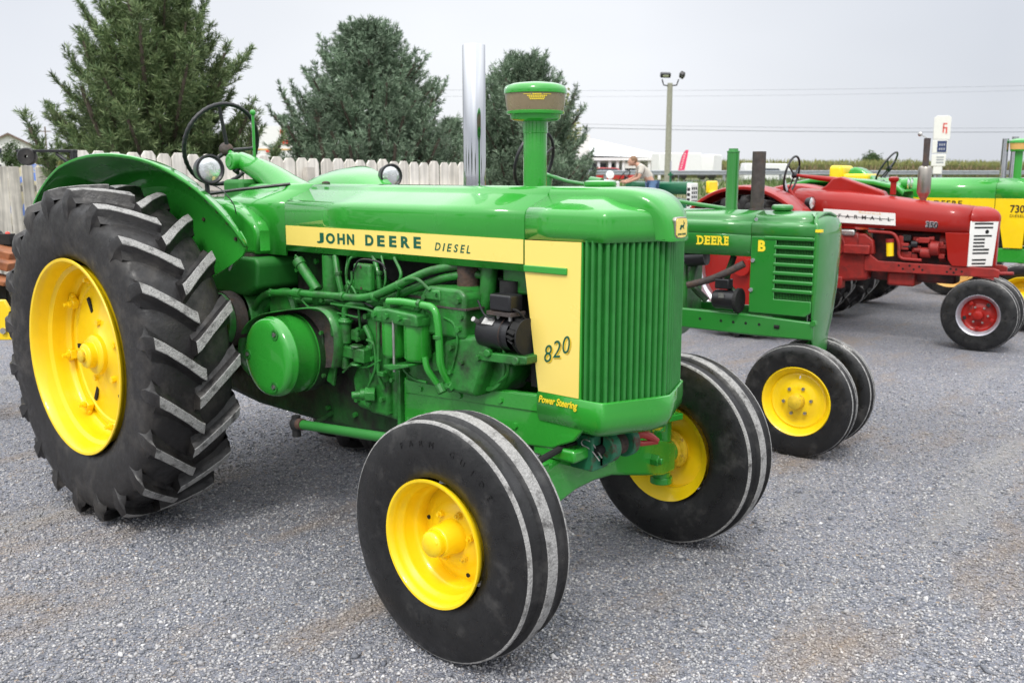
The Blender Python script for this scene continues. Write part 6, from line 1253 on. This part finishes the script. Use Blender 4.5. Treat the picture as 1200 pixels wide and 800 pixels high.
# white utility machine behind the hood
ux = DZ(694, 21, 0)
t8 = small_tractor((ux.x - 1.3, ux.y - .3, 0), 3, 'white tractor with an amber lamp seen just over the green hood', M['car_white'], M['white_paint'], M['white_paint'], hood_h=1.50, R_f=.33)
MB().tube([(1.45, .1, 1.48), (1.45, .1, 1.84)], .05, 10).build('exhaust_stack', M['black'], t8); MB().lathe([(.05, 1.50), (.05, 1.56), (.04, 1.61), (.001, 1.62)], (.95, -.1, 0), (0, 0, 1), 14).build('beacon', M['orange'], t8)
MB().lathe([(.001, 0), (.075, .015), (.09, .05), (.001, .085)], (1.85, .1, 1.60), (.7, -.7, .2), 20).build('round_shade', M['white_paint'], t8); MB().cyl((1.85, .1, 1.45), (1.85, .1, 1.60), .02, 8).build('shade_post', M['galv'], t8)

# implement parked behind the big rear wheel at the left edge
im = empty('farm_implement', (D(0, 400, 6.3).x, D(0, 400, 6.3).y, 0), ANG, 'implement of brown planks with a yellow plate and a black wheel arm', 'implement')
Mi = (Matrix.Translation(im.location) @ Matrix.Rotation(R(ANG), 4, 'Z')).inverted()
def I(px, py, d): return Mi @ D(px, py, d)
wa, wb_ = I(24, 177.5, 7.6), I(86, 176.5, 7.6)
ar = MB(); ar.box((wa + wb_) / 2 + Vector((.0, 0, 0)), ((wb_ - wa).length + .05, .05, .022)); ar.tube([I(86, 176, 7.6), Vector((I(86, 176, 7.6).x, I(86, 176, 7.6).y, .3))], .03, 8); ar.tube([I(66, 180, 7.6), I(82, 192, 7.6)], .014, 8); arm = ar.build('marker_arm', M['black'], im, bevel=.004)
wc = I(32, 183.5, 7.6); MB().lathe([(.012, -.03), (.035, -.03), (.045, -.045), (.062, -.045), (.070, -.03), (.070, .03), (.062, .045), (.012, .045)], wc, (.22, -1, 0), 24).build('gauge_wheel', M['rubber'], arm)
for a, b, th in (((-40, 283, 6.4), (22, 300, 6.4), .05), ((-40, 297, 6.3), (20, 312, 6.3), .055), ((-40, 318, 6.2), (16, 331, 6.2), .03)):
    A, B = I(*a), I(*b); v = B - A; MB().box((A + B) / 2, (v.length, .22, th), v.to_track_quat('X', 'Z').to_matrix()).build('plank', M['wood_brown'], im, bevel=.006)
hy = MB(); hy.tube([I(-30, 262, 6.6), I(22, 291, 6.6)], .035, 10); hy.tube([I(-30, 284, 6.6), I(22, 306, 6.5)], .014, 8); hy.tube(cat_path([I(0, 272, 6.55), I(8, 283, 6.5), I(17, 281, 6.5), I(22, 292, 6.5)], 5), .012, 8); hy.box(I(8, 280, 6.5), (.08, .08, .07)); hy.box(I(10, 345, 6.4), (.22, .2, .16)); hy.box(I(-14, 352, 6.4), (.36, .2, .2)); hy.build('hydraulic_arm', M['black_matte'], im, bevel=.006)
MB().ball(I(9, 274, 6.5), .016).build('hose_cap', M['red_sign'], im)
yp = MB(); A = I(3, 376, 5.9); yp.prism([(A.x - 1.1, A.z + .14), (A.x + .02, A.z + .13), (A.x + .055, A.z + .06), (A.x + .05, A.z - .12), (A.x - 1.1, A.z - .13)], A.y, A.y + .03); ypo = yp.build('yellow_plate', M['yellow'], im, bevel=.006)
MB().hexbolt((A.x + .005, A.y, A.z - .06), (0, -1, 0), .02, .02).build('bolt', M['steel'], ypo)
MB().b2(A.x - .6, A.x + .0, A.y + .03, A.y + .12, A.z - .12, A.z - .05).build('lower_beam', M['black_matte'], im); 
for x in (A.x - 1.0,): MB().cyl((x, A.y + .08, 0), (x, A.y + .08, A.z - .15), .035, 10).build('stand', M['black_matte'], im)
MB().cyl(Vector((I(-40, 345, 6.4).x, I(-40, 345, 6.4).y, 0)), I(-40, 345, 6.4), .04, 10).build('stand', M['black_matte'], im)

# ---- man bending over the dark green tractor
def person():
    base = DZ(761, 24.6, .0); pz = .50                              # he stands on the tractor's platform
    pm = empty('person', (base.x, base.y, pz), ANG, 'man in a beige t-shirt and jeans bending forward over the dark green tractor', 'person')
    def skinned(name, V, E_, rad, m, sub=2):
        me = bpy.data.meshes.new(name); me.from_pydata(V, E_, []); o = bpy.data.objects.new(name, me); lnk(o, pm)
        o.modifiers.new('skin', 'SKIN'); 
        for i, r_ in enumerate(rad): me.skin_vertices[0].data[i].radius = r_ if isinstance(r_, tuple) else (r_, r_)
        me.skin_vertices[0].data[0].use_root = True
        s = o.modifiers.new('sub', 'SUBSURF'); s.levels = sub; s.render_levels = sub; me.materials.append(m)
        for p in me.polygons: p.use_smooth = True
        return o
    # x = right in view, y = away, z = up; he faces left
    hip = (.08, 0, .92); ch = (-.22, 0, 1.27); nk = (-.33, 0, 1.37); hd = (-.44, 0, 1.44)
    V = [hip, (-.06, 0, 1.08), ch, nk, (-.40, 0, 1.41), (-.22, -.19, 1.28), (-.30, -.25, 1.02), (-.52, -.16, .93), (-.60, -.13, .91), (-.22, .19, 1.28), (-.32, .24, 1.04), (-.56, .14, .95), (-.64, .11, .93), (.08, -.10, .86), (.02, -.11, .46), (.10, -.11, .08), (.0, -.12, .03), (.08, .10, .86), (.04, .11, .46), (.12, .11, .08), (.02, .12, .03)]
    E_ = [(0, 1), (1, 2), (2, 3), (3, 4), (2, 5), (5, 6), (6, 7), (7, 8), (2, 9), (9, 10), (10, 11), (11, 12), (0, 13), (13, 14), (14, 15), (15, 16), (0, 17), (17, 18), (18, 19), (19, 20)]
    rad = [(.14, .12), (.145, .115), (.16, .12), .065, .055, .065, .045, .034, .032, .065, .045, .034, .032, .095, .065, .045, .04, .095, .065, .045, .04]
    body = skinned('body', V, E_, rad, M['skin'])
    hm = MB(); hm.ball(hd, .105, (1.05, .80, 1.15), 20, 14); hm.ball((hd[0] - .10, 0, hd[2] - .03), .028, (1.1, .7, 1), 10, 8); hm.ball((hd[0] - .065, 0, hd[2] - .085), .045, (1, .9, .8), 12, 8)
    for sy in (-1, 1): hm.ball((hd[0] + .02, sy * .085, hd[2] - .01), .028, (.7, .4, 1.1), 10, 8)
    hm.build('head', M['skin'], pm, sharp=180)
    hr = MB(); hr.ball((hd[0] + .022, 0, hd[2] + .028), .108, (1.02, .84, 1.08), 20, 14); hr.build('hair', M['hair'], pm, sharp=180)
    skinned('t_shirt', [(.06, 0, .97), (-.06, 0, 1.09), ch, (-.30, 0, 1.34), (-.22, -.19, 1.285), (-.275, -.235, 1.10), (-.22, .19, 1.285), (-.285, .225, 1.11)], [(0, 1), (1, 2), (2, 3), (2, 4), (4, 5), (2, 6), (6, 7)], [(.165, .14), (.17, .138), (.18, .138), .08, .088, .068, .088, .068], M['shirt'])
    skinned('jeans', [(.08, 0, .93), (.08, -.10, .86), (.02, -.11, .46), (.10, -.11, .10), (.08, .10, .86), (.04, .11, .46), (.12, .11, .10)], [(0, 1), (1, 2), (2, 3), (0, 4), (4, 5), (5, 6)], [(.165, .14), .112, .080, .066, .112, .080, .066], M['jeans'])
    for sy, hx, hz in ((-1, -.62, .905), (1, -.66, .925)):           # hands: palm, four curled fingers, thumb
        y0 = sy * .12; h_ = MB(); h_.ball((hx, y0, hz), .045, (1.1, .55, .8), 12, 8)
        for k in range(4): yk = y0 + (k - 1.5) * .018; h_.tube([(hx - .03, yk, hz + .01), (hx - .075 + .006 * abs(k - 1), yk, hz - .005), (hx - .085 + .006 * abs(k - 1), yk, hz - .035)], [.010, .009, .007], 6)
        h_.tube([(hx, y0 - sy * .02, hz + .01), (hx - .03, y0 - sy * .045, hz), (hx - .055, y0 - sy * .04, hz - .015)], [.011, .010, .008], 6); h_.build('hand', M['skin'], pm, sharp=180)
    for sy in (-1, 1): MB().ball((.04 + .01 * sy, sy * .115, .045), .06, (2.0, .8, .75), 14, 8).build('shoe', M['black_matte'], pm)
person()

TL = ('tall unseen leafy tree added for reflections, in line with the nearest front wheel', 'broad unseen leafy tree added for reflections, behind the camera', 'unseen leafy tree added for reflections, behind the big rear wheel', 'unseen leafy tree added for reflections, straight ahead of the row of tractors', 'low unseen leafy tree added for reflections ahead of the row, farthest to the north', 'broad unseen leafy tree added for reflections, far behind the fenced corner')
def leafy_at(x, y, h, r, i):
    t = leafy(600, 50, 0, h, r, TL[i], 40 + i, None, 1800); t.location = (x, y, 0); t['group'] = 'unseen trees added for reflections'
# unseen trees added behind the camera to streak the chrome and paint reflections
for i, (x, y, h_, r_) in enumerate(((22, -16, 6.5, 2.6), (9, -26, 7.5, 3.2), (-6, -24, 6.0, 2.4), (30, 2, 7.0, 3.0), (31, 16, 5.5, 2.4), (-22, -20, 7.0, 3.0))):
    leafy_at(x, y, h_, r_, i)
